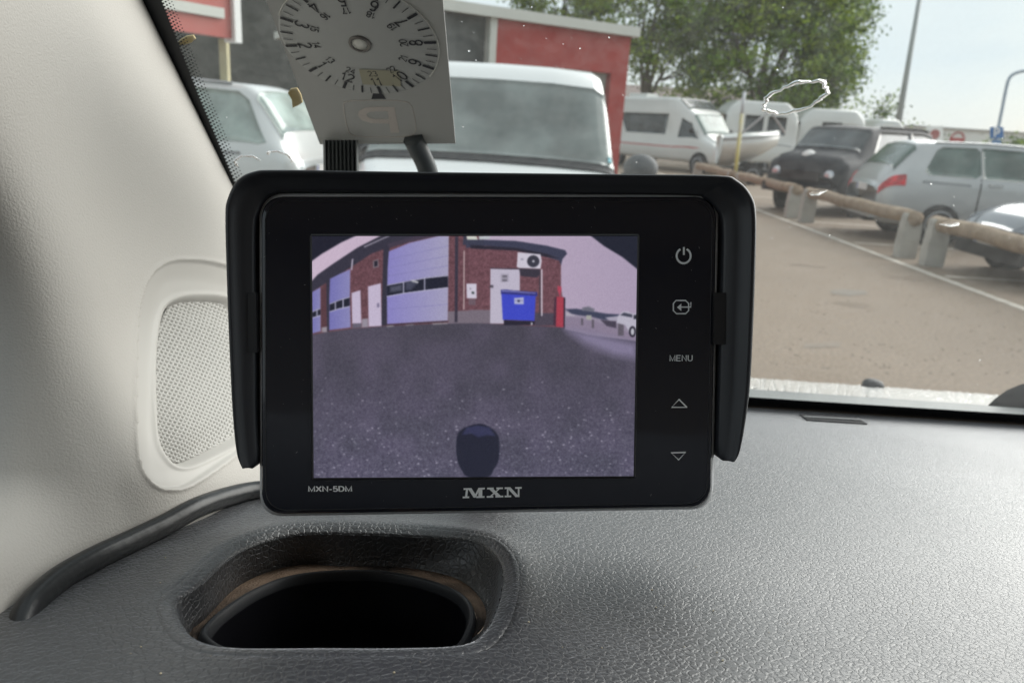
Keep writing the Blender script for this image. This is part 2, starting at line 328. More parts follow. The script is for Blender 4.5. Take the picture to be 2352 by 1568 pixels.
MPV_ST = [(0, .42, .8, .86, .74, .6), (.05, .34, .95, 1.0, .84, .70), (.13, .30, 1.03, 1.10, .88, .73), (.2, .29, 1.05, 1.24, .89, .72), (.48, .27, 1.06, 1.64, .90, .66), (.62, .26, 1.06, 1.71, .90, .65),
          (1.6, .24, 1.04, 1.745, .905, .66), (2.7, .24, 1.02, 1.72, .905, .66), (3.1, .24, 1.01, 1.65, .905, .65), (3.95, .26, .98, 1.10, .90, .68), (4.5, .28, .86, .95, .86, .62), (4.75, .34, .7, .78, .78, .55), (4.85, .42, .6, .66, .62, .4)]
def mpv(name, label, loc, rz, P, G, top=1., w0=(.62, .84), lamp=True):
    root = thing(name, label, 'car', loc, rz); s = Shell([(a, b_, c, c+(d-c)*top, e, f) for a, b_, c, d, e, f in MPV_ST]); s.body(P, root)
    # one long side glass with dark pillar strips, both sides
    for sd_ in (1, -1):
        s.panel('side_window', G, root, w0, (1.50, 1.47), 6.25, 8.95, side=sd_, rnd=.1)
        for xx in (1.49, 2.47, 3.55): s.panel('door_seam', Mdark, root, (xx, xx), (xx+.022, xx+.022), 2.6, 6.2, .004, 6, 1, side=sd_)
        for xx in (1.62, 2.6): s.panel('door_handle', P, root, (xx, xx), (xx+.2, xx+.2), 5.6, 5.8, .035, 2, 4, side=sd_)
        s.panel('side_window', G, root, (1.52, 1.49), (2.47, 2.41), 6.25, 8.95, side=sd_)
        s.panel('side_window', G, root, (2.49, 2.43), (3.72, 3.12), 6.25, 8.95, side=sd_)
        s.panel('rubbing_strip', mat('grey_strip', (.3, .31, .32), .5), root, (.62, .62), (1.35, 1.35), 5.35, 5.6, .01, 2, side=sd_)
        s.panel('sill_trim', Mdark, root, (.9, .9), (3.7, 3.7), 1.2, 2.6, .01, 3, side=sd_)
        if lamp: s.panel('tail_light', Mred, root, (.01, .02), (.36, .36), 4.95, 6.25, .016, 5, 8, side=sd_)
        s.panel('roof_rail', mat('rail_alloy', (.45, .46, .47), .35, .6), root, (.8, .8), (3.0, 3.0), 10.2, 10.7, .03, 2, side=sd_)
        s.panel('headlight', Mlamp, root, (4.25, 4.35), (4.72, 4.7), 5.2, 6.6, .012, 4, 6, side=sd_)
    m2 = s.m-1-8.9
    s.panel('rear_window', G, root, (.20, .20), (.50, .50), 8.9, m2, .012, 16, 8)
    s.panel('windscreen', G, root, (3.16, 3.16), (3.9, 3.9), 9.3, s.m-1-9.3, .012, 16, 10)
    MB().box(-.06, .2, -.78, .78, .36, .56).build('rear_bumper', P, root, False, False)
    MB().box(-.065, .1, -.6, .6, .29, .36).build('bumper_insert', Mdark, root, False, False)
    plate(root, -.005, .82, -1)
    wheels(root, (.98, 3.85), .87)
    for sg in (-1, 1): mirror_part(root, 3.15, sg*.93, 1.08, P)
    return root, s

# --- silver MPV, tail towards the roadway
Msilver = paint('silver_paint', (.47, .475, .475), .28)
p = onz(2125, 562)
mpv('parked_mpv', 'silver people carrier with red tail light parked tail first behind the wooden rail', (p[0]-.74, p[1]+1.02, 0), R(-6), Msilver, Mglassm, .84)

# --- grey car, nose towards the roadway, right edge
CAR_ST = [(0, .42, .75, .85, .7, .5), (.06, .34, .88, .98, .80, .6), (.5, .26, .93, 1.08, .87, .66), (1.2, .24, .93, 1.42, .89, .58), (1.8, .24, .92, 1.46, .89, .58), (2.4, .24, .91, 1.42, .89, .58), (3.15, .26, .88, .98, .88, .66),
          (3.9, .28, .80, .88, .85, .62), (4.2, .32, .68, .76, .78, .52), (4.35, .4, .56, .62, .62, .4)]
def saloon(name, label, loc, rz, P, G, lamp=True):
    root = thing(name, label, 'car', loc, rz); s = Shell(CAR_ST, edge=.05); s.body(P, root)
    for sd_ in (1, -1):
        s.panel('side_window', G, root, (.75, 1.15), (1.8, 1.8), 6.3, 8.9, side=sd_); s.panel('side_window', G, root, (1.88, 1.88), (2.95, 2.45), 6.3, 8.9, side=sd_)
        h_ = s.panel('headlight', Mlamp, root, (3.78, 3.86), (4.24, 4.2), 5.3, 7.2, .014, 5, 8, side=sd_)
        s.panel('tail_light', Mred, root, (.03, .04), (.25, .25), 4.7, 6, .014, 4, 6, side=sd_)
    s.panel('windscreen', G, root, (2.5, 2.5), (3.1, 3.1), 9.3, s.m-1-9.3, .012, 16, 8)
    s.panel('rear_window', G, root, (.6, .6), (1.12, 1.12), 9.2, s.m-1-9.2, .012, 14, 8)
    MB().box(4.26, 4.37, -.55, .55, .5, .62).build('grille', Mdark, root, False, False)
    MB().box(4.2, 4.36, -.68, .68, .24, .44).build('lower_bumper', Mdark, root, False, False)
    plate(root, 4.37, .46, 1); wheels(root, (.75, 3.5), .85, .31)
    for sg in (-1, 1): mirror_part(root, 2.75, sg*.9, .98, P, .85)
    return root, s
q = onz(2205, 562, .46)
saloon('parked_car', 'grey car nose first behind the near wooden rail, headlight at the photo edge', (5.82+4.37, 9.3, 0), R(180), paint('grey_paint', (.22, .23, .25), .28), Mglass)

# --- black SUV
SUV_ST = [(0, .5, .9, 1.0, .8, .7), (.08, .4, 1.08, 1.3, .88, .78), (.3, .36, 1.1, 1.74, .93, .74), (.9, .34, 1.12, 1.80, .94, .74), (2.8, .34, 1.1, 1.78, .94, .73), (3.35, .34, 1.1, 1.74, .94, .73), (3.95, .36, 1.12, 1.32, .93, .78), (4.5, .38, 1.08, 1.22, .92, .76), (4.7, .45, .95, 1.1, .88, .7), (4.8, .5, .75, .8, .75, .5)]
SUV_ST = [(a, b_, c, d*1.05 if d > 1.4 else d, e, f) for a, b_, c, d, e, f in SUV_ST]
Mblack = mat('black_paint', (.012, .013, .018), .6, noise=(1.2, .3, (.022, .024, .03)))
p = onz(1800, 440)
root = thing('parked_suv', 'black boxy off-road car facing the roadway left of the silver people carrier', 'car', (5.85+3.26, 16.1+2.45, 0), R(217))
root.scale = (.85, 1, 1); s = Shell(SUV_ST); s.body(Mblack, root)
for sd_ in (1, -1):
    s.panel('side_window', Mglassd, root, (.35, .45), (1.5, 1.5), 6.3, 8.9, side=sd_); s.panel('side_window', Mglassd, root, (1.6, 1.6), (3.5, 3.05), 6.3, 8.9, side=sd_)
    s.panel('roof_rail', Mdark, root, (.5, .5), (2.9, 2.9), 10.2, 10.7, .05, 2, side=sd_)
    MB().lathe((4.62, -sd_*.62, .82), (1, 0, .1), [(.1, 0), (.12, .13), (.09, .16)], 16).build('headlight', Mlamp, root, True, False)
s.panel('windscreen', Mglassd, root, (3.4, 3.4), (3.88, 3.88), 9.3, s.m-1-9.3, .012, 14, 8)
MB().box(4.72, 4.84, -.45, .45, .7, .9).build('grille', Mdark, root, False, False)
MB().box(4.6, 4.9, -.85, .85, .42, .6).build('front_bumper', Mdark, root, False, False)
wheels(root, (.8, 3.8), .9, .38); 
for sg in (-1, 1): mirror_part(root, 3.1, sg*.96, 1.16, Mdark)

# --- white van facing us
VAN_ST = [(0, .4, 1.1, 1.80, .88, .80), (.1, .3, 1.16, 1.90, .95, .83), (3.5, .28, 1.16, 1.935, .95, .83), (3.72, .28, 1.15, 1.905, .97, .83), (3.84, .28, 1.15, 1.82, .975, .84), (4.42, .28, 1.12, 1.20, .975, .93), (4.8, .3, 1.0, 1.07, .92, .80), (4.93, .34, .9, .96, .88, .72), (5.0, .4, .7, .8, .82, .6)]
Mwhite = paint('white_paint', (.80, .80, .78), .3, (.76, .76, .74))
pv = at(1130, 380, 5.35)
root = thing('parked_van', 'white van facing the camera right behind the monitor and parking disc', 'van', (pv[0]+.12, pv[1]+4.45, 0), R(-90-2))
s = Shell(VAN_ST, edge=.12, step=.03, sm=3); s.body(Mwhite, root)
s.panel('windscreen', glassm('van_glass', (.105, .118, .112)), root, (3.87, 3.87), (4.40, 4.40), 9.0, s.m-1-9.0, .01, 40, 12, 1, .16)
s.panel('wiper_cowl', Mdark, root, (4.385, 4.385), (4.45, 4.45), 9.0, s.m-1-9.0, .014, 20, 3)
for sd_ in (1, -1):
    s.panel('side_window', Mglass, root, (3.0, 3.0), (4.15, 3.82), 6.3, 8.8, side=sd_)
    s.panel('headlight', Mlamp, root, (4.6, 4.66), (4.92, 4.9), 4.9, 6.6, .012, 4, 6, side=sd_)
    mirror_part(root, 4.15, sd_*1.02, 1.22, mat('mirror_plastic', (.07, .075, .08), .6), 1.15)
MB().box(4.97, 5.03, -.5, .5, .62, .78).build('grille', Mdark, root, False, False)
MB().box(4.9, 5.04, -.85, .85, .3, .5).build('front_bumper', Mdark, root, False, False)
s.panel('sticker', mat('sticker_cyan', (.10, .38, .45), .5), root, (4.31, 4.31), (4.35, 4.35), 9.9, 10.2, .02, 2, 2, side=-1)
plate(root, 5.04, .46, 1); wheels(root, (.95, 4.1), .91)

# --- two silver cars at left
p = at(690, 340, 8.0); hd = R(176)
mpv('parked_mpv', 'silver car with rounded roof at far left behind the dotted windscreen edge', (p[0], p[1]+.9, 0), hd, paint('pale_silver_paint', (.66, .68, .67), .3), Mglassl, 1., (.30, .62), False)
p = at(640, 345, 24)
saloon('parked_car', 'pale silver car between the rounded silver car and the parking disc', (p[0]-.4, p[1]+1, 0), R(-8), paint('silver_grey_paint', (.60, .63, .65), .3), Mglassl)

# --- motorhome
MH_ST = [(0, .45, 1.2, 2.75, 1.06, 1.02), (.1, .42, 1.25, 2.82, 1.1, 1.08), (4.0, .40, 1.25, 2.85, 1.1, 1.08), (4.5, .40, 1.25, 2.82, 1.1, 1.05), (5.15, .40, 1.30, 2.35, 1.05, .95), (5.3, .38, 1.32, 2.28, 1.02, .88), (5.95, .36, 1.28, 1.5, 1.0, .82), (6.5, .36, 1.1, 1.2, .98, .76), (6.7, .4, .9, 1.0, .9, .66), (6.8, .45, .7, .8, .8, .5)]
Mcream = paint('motorhome_white', (.70, .70, .67), .35)
p = onz(1690, 392); dm = 29.
p = at(1668, 390, dm)
hd = R(-52)
root = thing('motorhome', 'white motorhome with a red stripe down its side beyond the red building', 'motorhome', (p[0]-6.5*math.cos(hd), p[1]-6.5*math.sin(hd), 0), hd)
s = Shell(MH_ST, edge=.12, step=.06, sm=1); s.body(Mcream, root)
for sd_ in (1, -1):
    s.panel('side_window', Mglassd, root, (1.9, 1.5), (4.1, 4.2), 6.3, 7.9, side=sd_)
    s.panel('cab_window', Mglassd, root, (4.75, 4.85), (5.75, 5.3), 6.1, 8.0, side=sd_)
    for k in range(8):
        a0, a1 = .3+k*.72, .3+(k+1)*.72; j0 = 6.1-.22*k if k > 2 else 6.1-.05*k
        j1 = 6.1-.22*(k+1) if k+1 > 2 else 6.1-.05*(k+1)
    s.panel('red_stripe', mat('stripe_red', (.55, .07, .07), .5), root, (0.2, .2), (5.6, 5.9), 4.35, 4.5, .015, 2, 20, side=sd_)
s.panel('windscreen', Mglassg, root, (5.33, 5.33), (5.93, 5.93), 9.3, s.m-1-9.3, .015, 14, 8)
s.panel('skylight', Mglassd, root, (4.55, 4.55), (5.05, 5.05), 10.6, s.m-1-10.6, .02, 10, 6)
MB().box(6.62, 6.84, -.5, .5, .62, .98).build('grille', Mdark, root, False, False)
MB().box(1.2, 2.2, -.35, .35, 2.86, 3.0).build('roof_hatch', Mcream, root, False, False)
for sg in (-1, 1):
    mirror_part(root, 5.55, sg*1.08, 1.62, Mdark, 1.2)
    MB().lathe((6.55, sg*.72, .95), (1, 0, .2), [(.14, 0), (.17, .1), (.1, .17)], 16).build('headlight', Mlamp, root, True, False)
wheels(root, (1.5, 5.9), 1.0, .36)

# --- caravans behind
def caravan(px0, px1, pyt, dep, label, ry=0., wins=2, hgt=2.6, group='caravans in a row behind the black off-road car'):
    a = at(px0, 320, dep); b_ = at(px1, 320, dep); L = np.linalg.norm(b_[:2]-a[:2])
    root = thing('caravan', label, 'caravan', (a[0], a[1], 0), math.atan2(b_[1]-a[1], b_[0]-a[0])+ry, group)
    st = [(0, .7, 1.3, hgt-.6, 1.0, .98), (.1, .5, 1.35, hgt-.3, 1.05, 1.02), (.5, .42, 1.4, hgt, 1.08, 1.05), (L-.6, .42, 1.4, hgt, 1.08, 1.05), (L-.1, .5, 1.3, hgt-.5, 1.05, 1.02), (L, .7, 1.2, hgt-1.0, 1.0, .95)]
    s = Shell(st, edge=.1, step=.08, sm=1); s.body(Mcream, root)
    for k in range(wins):
        x = .6+(L-1.2)*(k+.2)/wins; s.panel('window', Mglassd, root, (x, x), (x+min(.9, L/wins*.5), x+min(.9, L/wins*.5)), 6.5, 8.0, .02, 4, 6, side=1)
    s.panel('waist_stripe', mat('grey_stripe', (.35, .35, .36), .5), root, (.2, .2), (L-.2, L-.2), 5.0, 5.25, .02, 2, 12, side=1)
    wheels(root, (L*.55,), .98, .32)
caravan(1648, 1812, 240, 33, 'white caravan with small dark windows just right of the motorhome windscreen', 0, 2, 3.0)
caravan(1815, 1965, 250, 35, 'pale caravan whose roof shows above the left half of the black car', 0, 1, 2.95)
caravan(1975, 2062, 265, 36, 'low white caravan with a dark window above the right half of the black car', 0, 2, 2.7)
# boat trailer: white pointed hull under cover between motorhome and black car
p0 = at(1705, 400, 25)
root = thing('trailer_boat', 'white pointed boat hull on a trailer between motorhome and black car', 'boat', (p0[0], p0[1], 0), R(-8))
n = 26; V = []
for i in range(n):
    u = i/(n-1); x = -.9+1.9*u; w = .95*(1-u**3.2)+.02; zt = 1.42+.22*u; zk = .55+.78*u**2.2
    for (a, z) in ((-w, zt), (-w*.93, zt*.55+zk*.45), (-w*.45, zk+.06), (0, zk), (w*.45, zk+.06), (w*.93, zt*.55+zk*.45), (w, zt), (0, zt+.12)): V.append((x, a, z))
Fc = grid_faces(n, 8, True)+[tuple(range(8))]
obj('hull', V, Fc, Mcream, root, True, False)
MB().tube([(-.9+1.9*i/20, -(.95*(1-(i/20)**3.2)+.05), 1.40+.22*i/20) for i in range(21)],   .025, 8).build('rubbing_strake', mat('grey_strake', (.42, .42, .42), .5), root, True, False)
MB().tube([(-.4, -.7, 1.5), (.5, -.5, 2.35), (1.1, -.3, 1.7)], .04, 8).tube([(.5, -.5, 2.35), (.5, .5, 2.35)], .04, 8).build('cover_frame', mat('grey_tube', (.4, .38, .38), .5), root, True, False)
MB().box(-.9, .8, -.5, .5, .38, .5).build('trailer_chassis', Mdark, root, False, False)
wheels(root, (0.2,), .75, .3)

# ================================================================== RAIL FENCE WITH CONCRETE POSTS
Mconc = mat('concrete', (.47, .45, .41), .9, noise=(6, .25, (.36, .345, .31)), bump=('noise', 40, .4, .01))
Mwood = mat('weathered_wood', (.40, .31, .225), .9, noise=(7, .2, (.26, .19, .13)), bump=('noise', 25, .9, .03))
secs = [(6.05, 9.92), (10.54, 14.41), (15.05, 18.95), (19.6, 23.5)]
names = ['wooden rail on concrete posts in front of the grey car', 'wooden rail on concrete posts in front of the silver people carrier', 'wooden rail on concrete posts in front of the black off-road car', 'farthest wooden rail section near the yellow pole']
for (a, b_), lb in zip(secs, names):
    xm = 5.52-.012*(a-8)
    root = thing('rail_fence', lb, 'fence', (xm, a, 0), 0, 'low rail fence along the parking bays')
    for yy in (0, b_-a):
        q = MB()
        pr = [(.13, .0), (.13, .30), (.115, .58), (.10, .62)]
        for i in range(len(pr)):
            w, z = pr[i]; q.V += [(-w, yy-w*.62, z), (w, yy-w*.62, z), (w, yy+w*.62, z), (-w, yy+w*.62, z)]
        for i in range(len(pr)-1):
            for k in range(4): q.F.append((i*4+k, i*4+(k+1) % 4, i*4+4+(k+1) % 4, i*4+4+k))
        q.F += [(3, 2, 1, 0), (12, 13, 14, 15)]
        q.build('post', Mconc, root, False, False)
    n = 14; pts = [(.02*math.sin(i*.7), -.12+(b_-a+.24)*i/n, .56+.01*math.sin(i*1.3)) for i in range(n+1)]
    MB().tube(pts, .10, 12).build('rail', Mwood, root, True, False)
# black post with white head
p = onz(1831, 487)
root = thing('bollard_light', 'black post with a rounded white head beside the rail fence', 'bollard', (p[0], p[1], 0))
MB().tube([(0, 0, 0), (.02, 0, .5), (.05, 0, .95)], [.085, .08, .09], 14).build('post', Mdark, root, True, False)
MB().lathe((.05, 0, .93), (0, 0, 1), [(.13, 0), (.17, .06), (.18, .2), (.15, .31), (.08, .37), (.02, .39)], 20).build('head', mat('white_plastic', (.72, .69, .66), .45), root, True, False)
# yellow pole
p = at(1690, 400, 22); p[2] = 0; tp = at(1704, 262, 22); tp2 = at(1710, 212, 22)
root = thing('marker_pole', 'thin yellow pole with grey tip in front of the motorhome', 'pole', (p[0], p[1], 0))
MB().tube([p, tp], .055, 8).build('pole', mat('pole_yellow', (.55, .47, .16), .6, noise=(2, .1, (.42, .38, .28))), root, True)
MB().tube([tp, tp2], .05, 8).build('tip', mat('pole_grey', (.5, .51, .52), .6), root, True)
# tall lamp post
p = at(2065, 292, 42); p[2] = 0; tp = at(2122, -60, 41)
root = thing('tall_mast', 'tall slender grey mast rising against the sky right of the tree', 'mast', (p[0], p[1], 0))
MB().tube([p, (p+tp)/2, tp], [.2, .15, .11], 12).build('mast', mat('galvanised', (.36, .38, .38), .6), root, True)
# curved street lamp with blue sign
dl = 26.
P_ = [at(2284, 345, dl), at(2290, 310, dl), at(2302, 250, dl), at(2312, 200, dl), at(2320, 178, dl), at(2334, 168, dl), at(2358, 162, dl), at(2375, 160, dl)]
b0 = P_[0].copy(); b0[2] = 0
root = thing('street_lamp', 'curved grey street lamp at right carrying a blue parking sign', 'street lamp', b0)
MB().tube([b0]+smooth_path(P_, 4), .055, 10).build('pole', mat('lamp_pole', (.3, .36, .42), .6), root, True)
MB().tube([at(2372, 160, dl), at(2400, 162, dl)], [.09, .07], 10).build('lamp_head', Mdark, root, True)
def flat_sign(px0, py0, px1, py1, dep, th=.03):
    a, b_, c, d = at(px0, py1, dep), at(px1, py1, dep), at(px1, py0, dep), at(px0, py0, dep); n = np.array([0, th, 0])
    q = MB(); q.add([a, b_, c, d, a+n, b_+n, c+n, d+n], [(0, 1, 2, 3), (7, 6, 5, 4), (0, 4, 5, 1), (1, 5, 6, 2), (2, 6, 7, 3), (3, 7, 4, 0)]); return q
root = thing('parking_sign', 'blue parking sign with a white P hung on the curved street lamp', 'sign', at(2290, 330, dl-.15))
flat_sign(2275, 292, 2305, 318, dl-.15).build('sign_plate', mat('sign_blue', (.03, .14, .36), .5), root)
V, Fc = stroke_text('P', .3, .2); fr = frame_fn(at(2290, 304, dl-.17), cR, cU, -cF); obj('sign_symbol', [fr(v[0], v[1]) for v in V], Fc, Mplate, root)
flat_sign(2279, 321, 2300, 340, dl-.15).build('lower_plate', mat('sign_blue_pale', (.10, .2, .36), .5), root)
# far white building with emblem
Mwhb = mat('pale_cladding', (.86, .85, .81), .8, noise=(.2, .3, (.80, .79, .76)))
a, b_ = at(2090, 340, 75), at(2470, 365, 75)
root = thing('white_building', 'long low white hall in the distance with a small red emblem', 'building', (a[0], a[1], 0))
zt = at(2120, 292, 75)[2]
MB().box(a[0], b_[0], a[1], a[1]+20, 0, zt).build('wall', Mwhb, root)
MB().box(a[0]-.3, b_[0]+.3, a[1]-.3, a[1]+20.3, zt, zt+.1).build('roof', mat('roof_grey', (.45, .46, .46), .7), root)
fr = frame_fn(at(2199, 318, 74.6), (1, 0, .06), (0, 0, 1), (0, 1, 0)); px = 75/FPX; q = MB()
arc = [(15*math.cos(R(k))*px, (-2+15*math.sin(R(k)))*px) for k in range(8, 173, 12)]
q.tube([fr(a_, b__) for a_, b__ in arc], 1.6*px, 6)
q.box(*sorted((fr(-16*px, 0)[0], fr(17*px, 0)[0])), fr(0, 0)[1]-.05, fr(0, 0)[1]+.2, fr(0, -7*px)[2], fr(0, 1*px)[2])
q.build('emblem', mat('emblem_red', (.5, .1, .09), .6), root)
# square notice with red disc
dl2 = 40
root = thing('notice_board', 'white square board with a dull red disc beside the white hall', 'sign', (at(2148, 335, dl2)[0], at(2148, 335, dl2)[1], 0))
flat_sign(2128, 290, 2166, 330, dl2, .08).build('board', Mwhb, root)
MB().lathe(at(2147, 309, dl2-.06), (0, -1, 0), [(.26, 0), (.26, .03)], 20).build('disc', mat('dull_red', (.42, .15, .14), .7), root)
q0 = at(2148, 330, dl2+.05); q1 = q0.copy(); q1[2] = 0
MB().tube([q1, q0], .05, 8).build('leg', Mdark, root, True)
# distant dark hedge / roofs at the right edge
Mhedge = mat('far_foliage', (.09, .12, .06), .9, noise=(.5, .3, (.16, .17, .12)))

# ================================================================== RED BUILDING
Mbrick = mat('red_brick', (.36, .05, .042), .85, noise=(3, .3, (.28, .045, .04)), bump=('brick', 4, .3, .01))
Mtrim = mat('grey_white_trim', (.52, .53, .49), .7)
Mopening = mat('dark_opening', (.05, .056, .056), .6, noise=(.8, .2, (.10, .11, .105)))
W1 = at(1452, 60, 14.); W0 = at(1030, 5, 12.2)
dirw = (W1-W0)[:2]; dirw /= np.linalg.norm(dirw); ang = math.atan2(dirw[1], dirw[0]); ztop = (W0[2]+W1[2])/2
root = thing('red_building', 'red brick building with grey roof edge behind the white van', 'building', (W1[0], W1[1], 0), ang)
inv = lambda P: np.array([(P[0]-W1[0])*dirw[0]+(P[1]-W1[1])*dirw[1], -(P[0]-W1[0])*dirw[1]+(P[1]-W1[1])*dirw[0], P[2]])
def on_wall(px, py):
    d = ray(px, py); nrm = np.array([-dirw[1], dirw[0], 0]); tt = nrm@(W1-EYE)/(nrm@d); return inv(EYE+d*tt)
zt = ztop
zf = zt-.17
win1 = on_wall(1145, 20); winb = on_wall(1040, 130)
wx0 = win1[0]-1.9; wx1 = on_wall(1140, 80)[0]; wz1 = on_wall(1100, 36)[2]
dx0 = on_wall(1290, 210)[0]; dx1 = on_wall(1400, 210)[0]; dz1 = on_wall(1395, 168)[2]
q = MB()
q.box(-4.6, wx0, 0, .3, 0, zf).box(wx0, wx1, 0, .3, wz1, zf).box(wx1, dx0, 0, .3, 0, zf).box(dx0, dx1, 0, .3, dz1, zf).box(dx1, 0, 0, .3, 0, zf)
q.box(-.3, 0, .302, 9, 0, zf).box(wx0, wx1, 0, .3, 0, 1.0)
q.build('wall', Mbrick, root, False, False)
MB().box(-4.7, .12, -.12, 9.1, zf, zt).build('roof_edge', Mtrim, root, False, False)
MB().box(wx0, wx1-.002, .18, .2, 1.0, wz1).build('window', Mopening, root, False, False)
MB().box(wx1-.13, wx1-.003, -.03, .17, 1.0, wz1).build('window_frame', Mtrim, root, False, False)
MB().box(dx0+.002, dx1-.002, .15, .17, 0, dz1-.002).build('gate', mat('gate_grey', (.33, .34, .31), .7), root, False, False)
# left red canopy with its post
def canopy():
    dep = 8.5
    A, B = at(330, 62, dep*.9), at(533, 92, dep)
    A2, B2 = at(330, -60, dep*.9), at(533, -40, dep)
    root = thing('red_canopy', 'red canopy fascia with a white band at the top left corner', 'canopy', (B[0], B[1], 0))
    d = (B-A)[:2]; L = np.linalg.norm(d); d /= L; nn = np.array([-d[1], d[0]])
    def slab(z0a, z0b, z1a, z1b, y0, y1, xa=-3., xb=0.):
        V = []
        for (x, za, zb_) in ((xa, z0a, z1a), (xb, z0b, z1b)):
            for y in (y0, y1):
                for z in (za, zb_): V.append((B[0]+d[0]*x+nn[0]*y, B[1]+d[1]*x+nn[1]*y, z))
        return MB().add(V, [(0, 1, 3, 2), (4, 6, 7, 5), (0, 4, 5, 1), (2, 3, 7, 6), (0, 2, 6, 4), (1, 5, 7, 3)])
    zb = at(520, 88, dep)[2]
    slab(zb, zb, zb+1.1, zb+1.1, 0, .12).build('fascia', mat('red_sheet', (.42, .10, .085), .6, noise=(2, .3, (.36, .085, .07))), root)
    z1, z2 = at(510, 47, dep)[2], at(510, 25, dep)[2]
    slab(z1, z1, z2, z2, -.05, -.003, -3, -.12).build('white_band', Mtrim, root)
    slab(at(525, 97, dep)[2], at(525, 97, dep)[2], zb+1.1, zb+1.1, -.06, .14, .003, .09).build('end_trim', mat('white_trim', (.72, .72, .70), .5), root)
    MB().lathe(at(493, 37, dep*.985), (0, -1, 0), [(.03, 0), (.035, .05), (.02, .07)], 12).build('bulb', mat('white_knob', (.7, .66, .6), .4), root, True)
    pb = at(514, 96, dep+.2); p0_ = pb.copy(); p0_[2] = 0
    MB().box(pb[0]-.045, pb[0]+.045, pb[1]-.045, pb[1]+.045, 0, zb).build('post', mat('tan_post', (.40, .36, .22), .8, noise=(3, .2, (.32, .29, .18))), root)
canopy()
# dark shed wall beyond the left cars
root = thing('dark_shed', 'dark grey shed wall behind the silver cars and the parking disc', 'shed', (-10, 31, 0))
MB().box(-22, -3.4, 31, 31.3, 0, 7.5).build('wall', mat('dark_cladding', (.045, .05, .046), .8, noise=(.5, .2, (.075, .08, .07)), bump=('noise', 3, .5, .1)), root)
MB().box(-22.2, -3.2, 30.8, 36, 7.5, 7.7).build('roof', Mopening, root)

# ================================================================== TREES
Mleaf = mat('leaf_green', (.14, .235, .02), .7); Mleaf2 = mat('leaf_yellow_green', (.25, .34, .03), .7); Mleaf3 = mat('leaf_dark', (.075, .125, .03), .7)
for M_ in (Mleaf, Mleaf2, Mleaf3): M_.node_tree.nodes['Principled BSDF'].inputs['Transmission Weight'].default_value = 0
Mbark = mat('bark', (.10, .085, .065), .9, noise=(6, .3, (.16, .14, .11)))
def tree(name, label, base, hgt, crown, nclus, nleaf, ls, seed, group=None, trunk=.25):
    """crown: list of (dx, dy, z, rx, ry, rz) lobes"""
    rg = np.random.default_rng(seed); root = thing(name, label, 'tree', base, 0, group)
    V = []; Fc = []; mi = []; limbs = MB(); tot = sum(c[3]*c[5] for c in crown)
    limbs.tube([(0, 0, 0), (.1, 0, hgt*.2), (0, .1, hgt*.45), (.15, 0, hgt*.75)], [trunk, trunk*.8, trunk*.55, trunk*.2], 10)
    cc = []
    for (dx, dy, z, rx, ry, rz) in crown:
        k = int(nclus*rx*rz/tot)
        limbs.tube([(0, 0, hgt*.22), (dx*.35, dy*.35, hgt*.22+(z-hgt*.22)*.5), (dx*.8, dy*.8, z)], [trunk*.5, trunk*.35, trunk*.12], 7)
        for q in range(4):
            a = rg.uniform(0, 6.28); limbs.tube([(dx*.5, dy*.5, (hgt*.25+z)/2), (dx+rx*.4*math.cos(a), dy+ry*.4*math.sin(a), z+rz*.3*rg.uniform(-1, 1)), (dx+rx*.8*math.cos(a), dy+ry*.8*math.sin(a), z+rz*.6*rg.uniform(-.6, 1))], [trunk*.25, trunk*.15, .02], 5)
        for _ in range(k):
            v = rg.normal(size=3); v /= np.linalg.norm(v); r_ = rg.uniform(.35, 1.08)**.6
            cc.append((dx+v[0]*rx*r_, dy+v[1]*ry*r_, z+v[2]*rz*r_, rg.uniform(.5, 1.0)*ls*4.2, rg.integers(0, 3)))
    for (cx, cy, cz, cr_, mm) in cc:
        P = rg.normal(size=(nleaf, 3))*np.array([cr_, cr_, cr_*.6])+np.array([cx, cy, cz])
        A = rg.normal(size=(nleaf, 3)); A /= np.linalg.norm(A, axis=1, keepdims=True); B = np.cross(A, rg.normal(size=(nleaf, 3))); B /= np.linalg.norm(B, axis=1, keepdims=True)
        s_ = ls*rg.uniform(.5, 1.2, (nleaf, 1)); b0 = len(V)
        Q = np.stack([P-A*s_, P-B*s_*.5, P+A*s_, P+B*s_*.5], 1).reshape(-1, 3); V.extend(Q.tolist())
        Fc.extend([(b0+4*i, b0+4*i+1, b0+4*i+2, b0+4*i+3) for i in range(nleaf)]); mi.extend([int(mm) if rg.random() < .75 else int(rg.integers(0, 3)) for _ in range(nleaf)])
    limbs.build('trunk', Mbark, root, True, False)
    obj('crown', V, Fc, Mleaf, root, False, False, [Mleaf2, Mleaf3], mi)
    return root
G_ = 'leafy trees beyond the motorhome and caravans'
def gp(px, dep): q = at(px, 320, dep); return (q[0], q[1], 0)
k = 38/FPX
tree('broadleaf_tree', 'big yellow green tree rising behind the motorhome cab and water ring', gp(1730, 38), 10.5, [(0, 0, 5.6, 4.2, 2.5, 3.2), (1.8, 0, 7.8, 2.8, 2, 2.6), (-2.2, .5, 7.6, 2.8, 2, 2.6), (2.6, 0, 4.2, 2.0, 1.6, 1.5), (0.3, 0, 9.5, 2.6, 2, 2)], 350, 95, .13, 3, G_)
tree('broadleaf_tree', 'leafy tree above the corner of the red building roof', gp(1470, 40), 11, [(-1, 0, 7.6, 3.4, 2.2, 2.9), (1.6, 0, 5.4, 2.6, 2, 2.3), (1.6, .5, 9.2, 2.8, 2, 2.3)], 215, 90, .13, 5, G_)
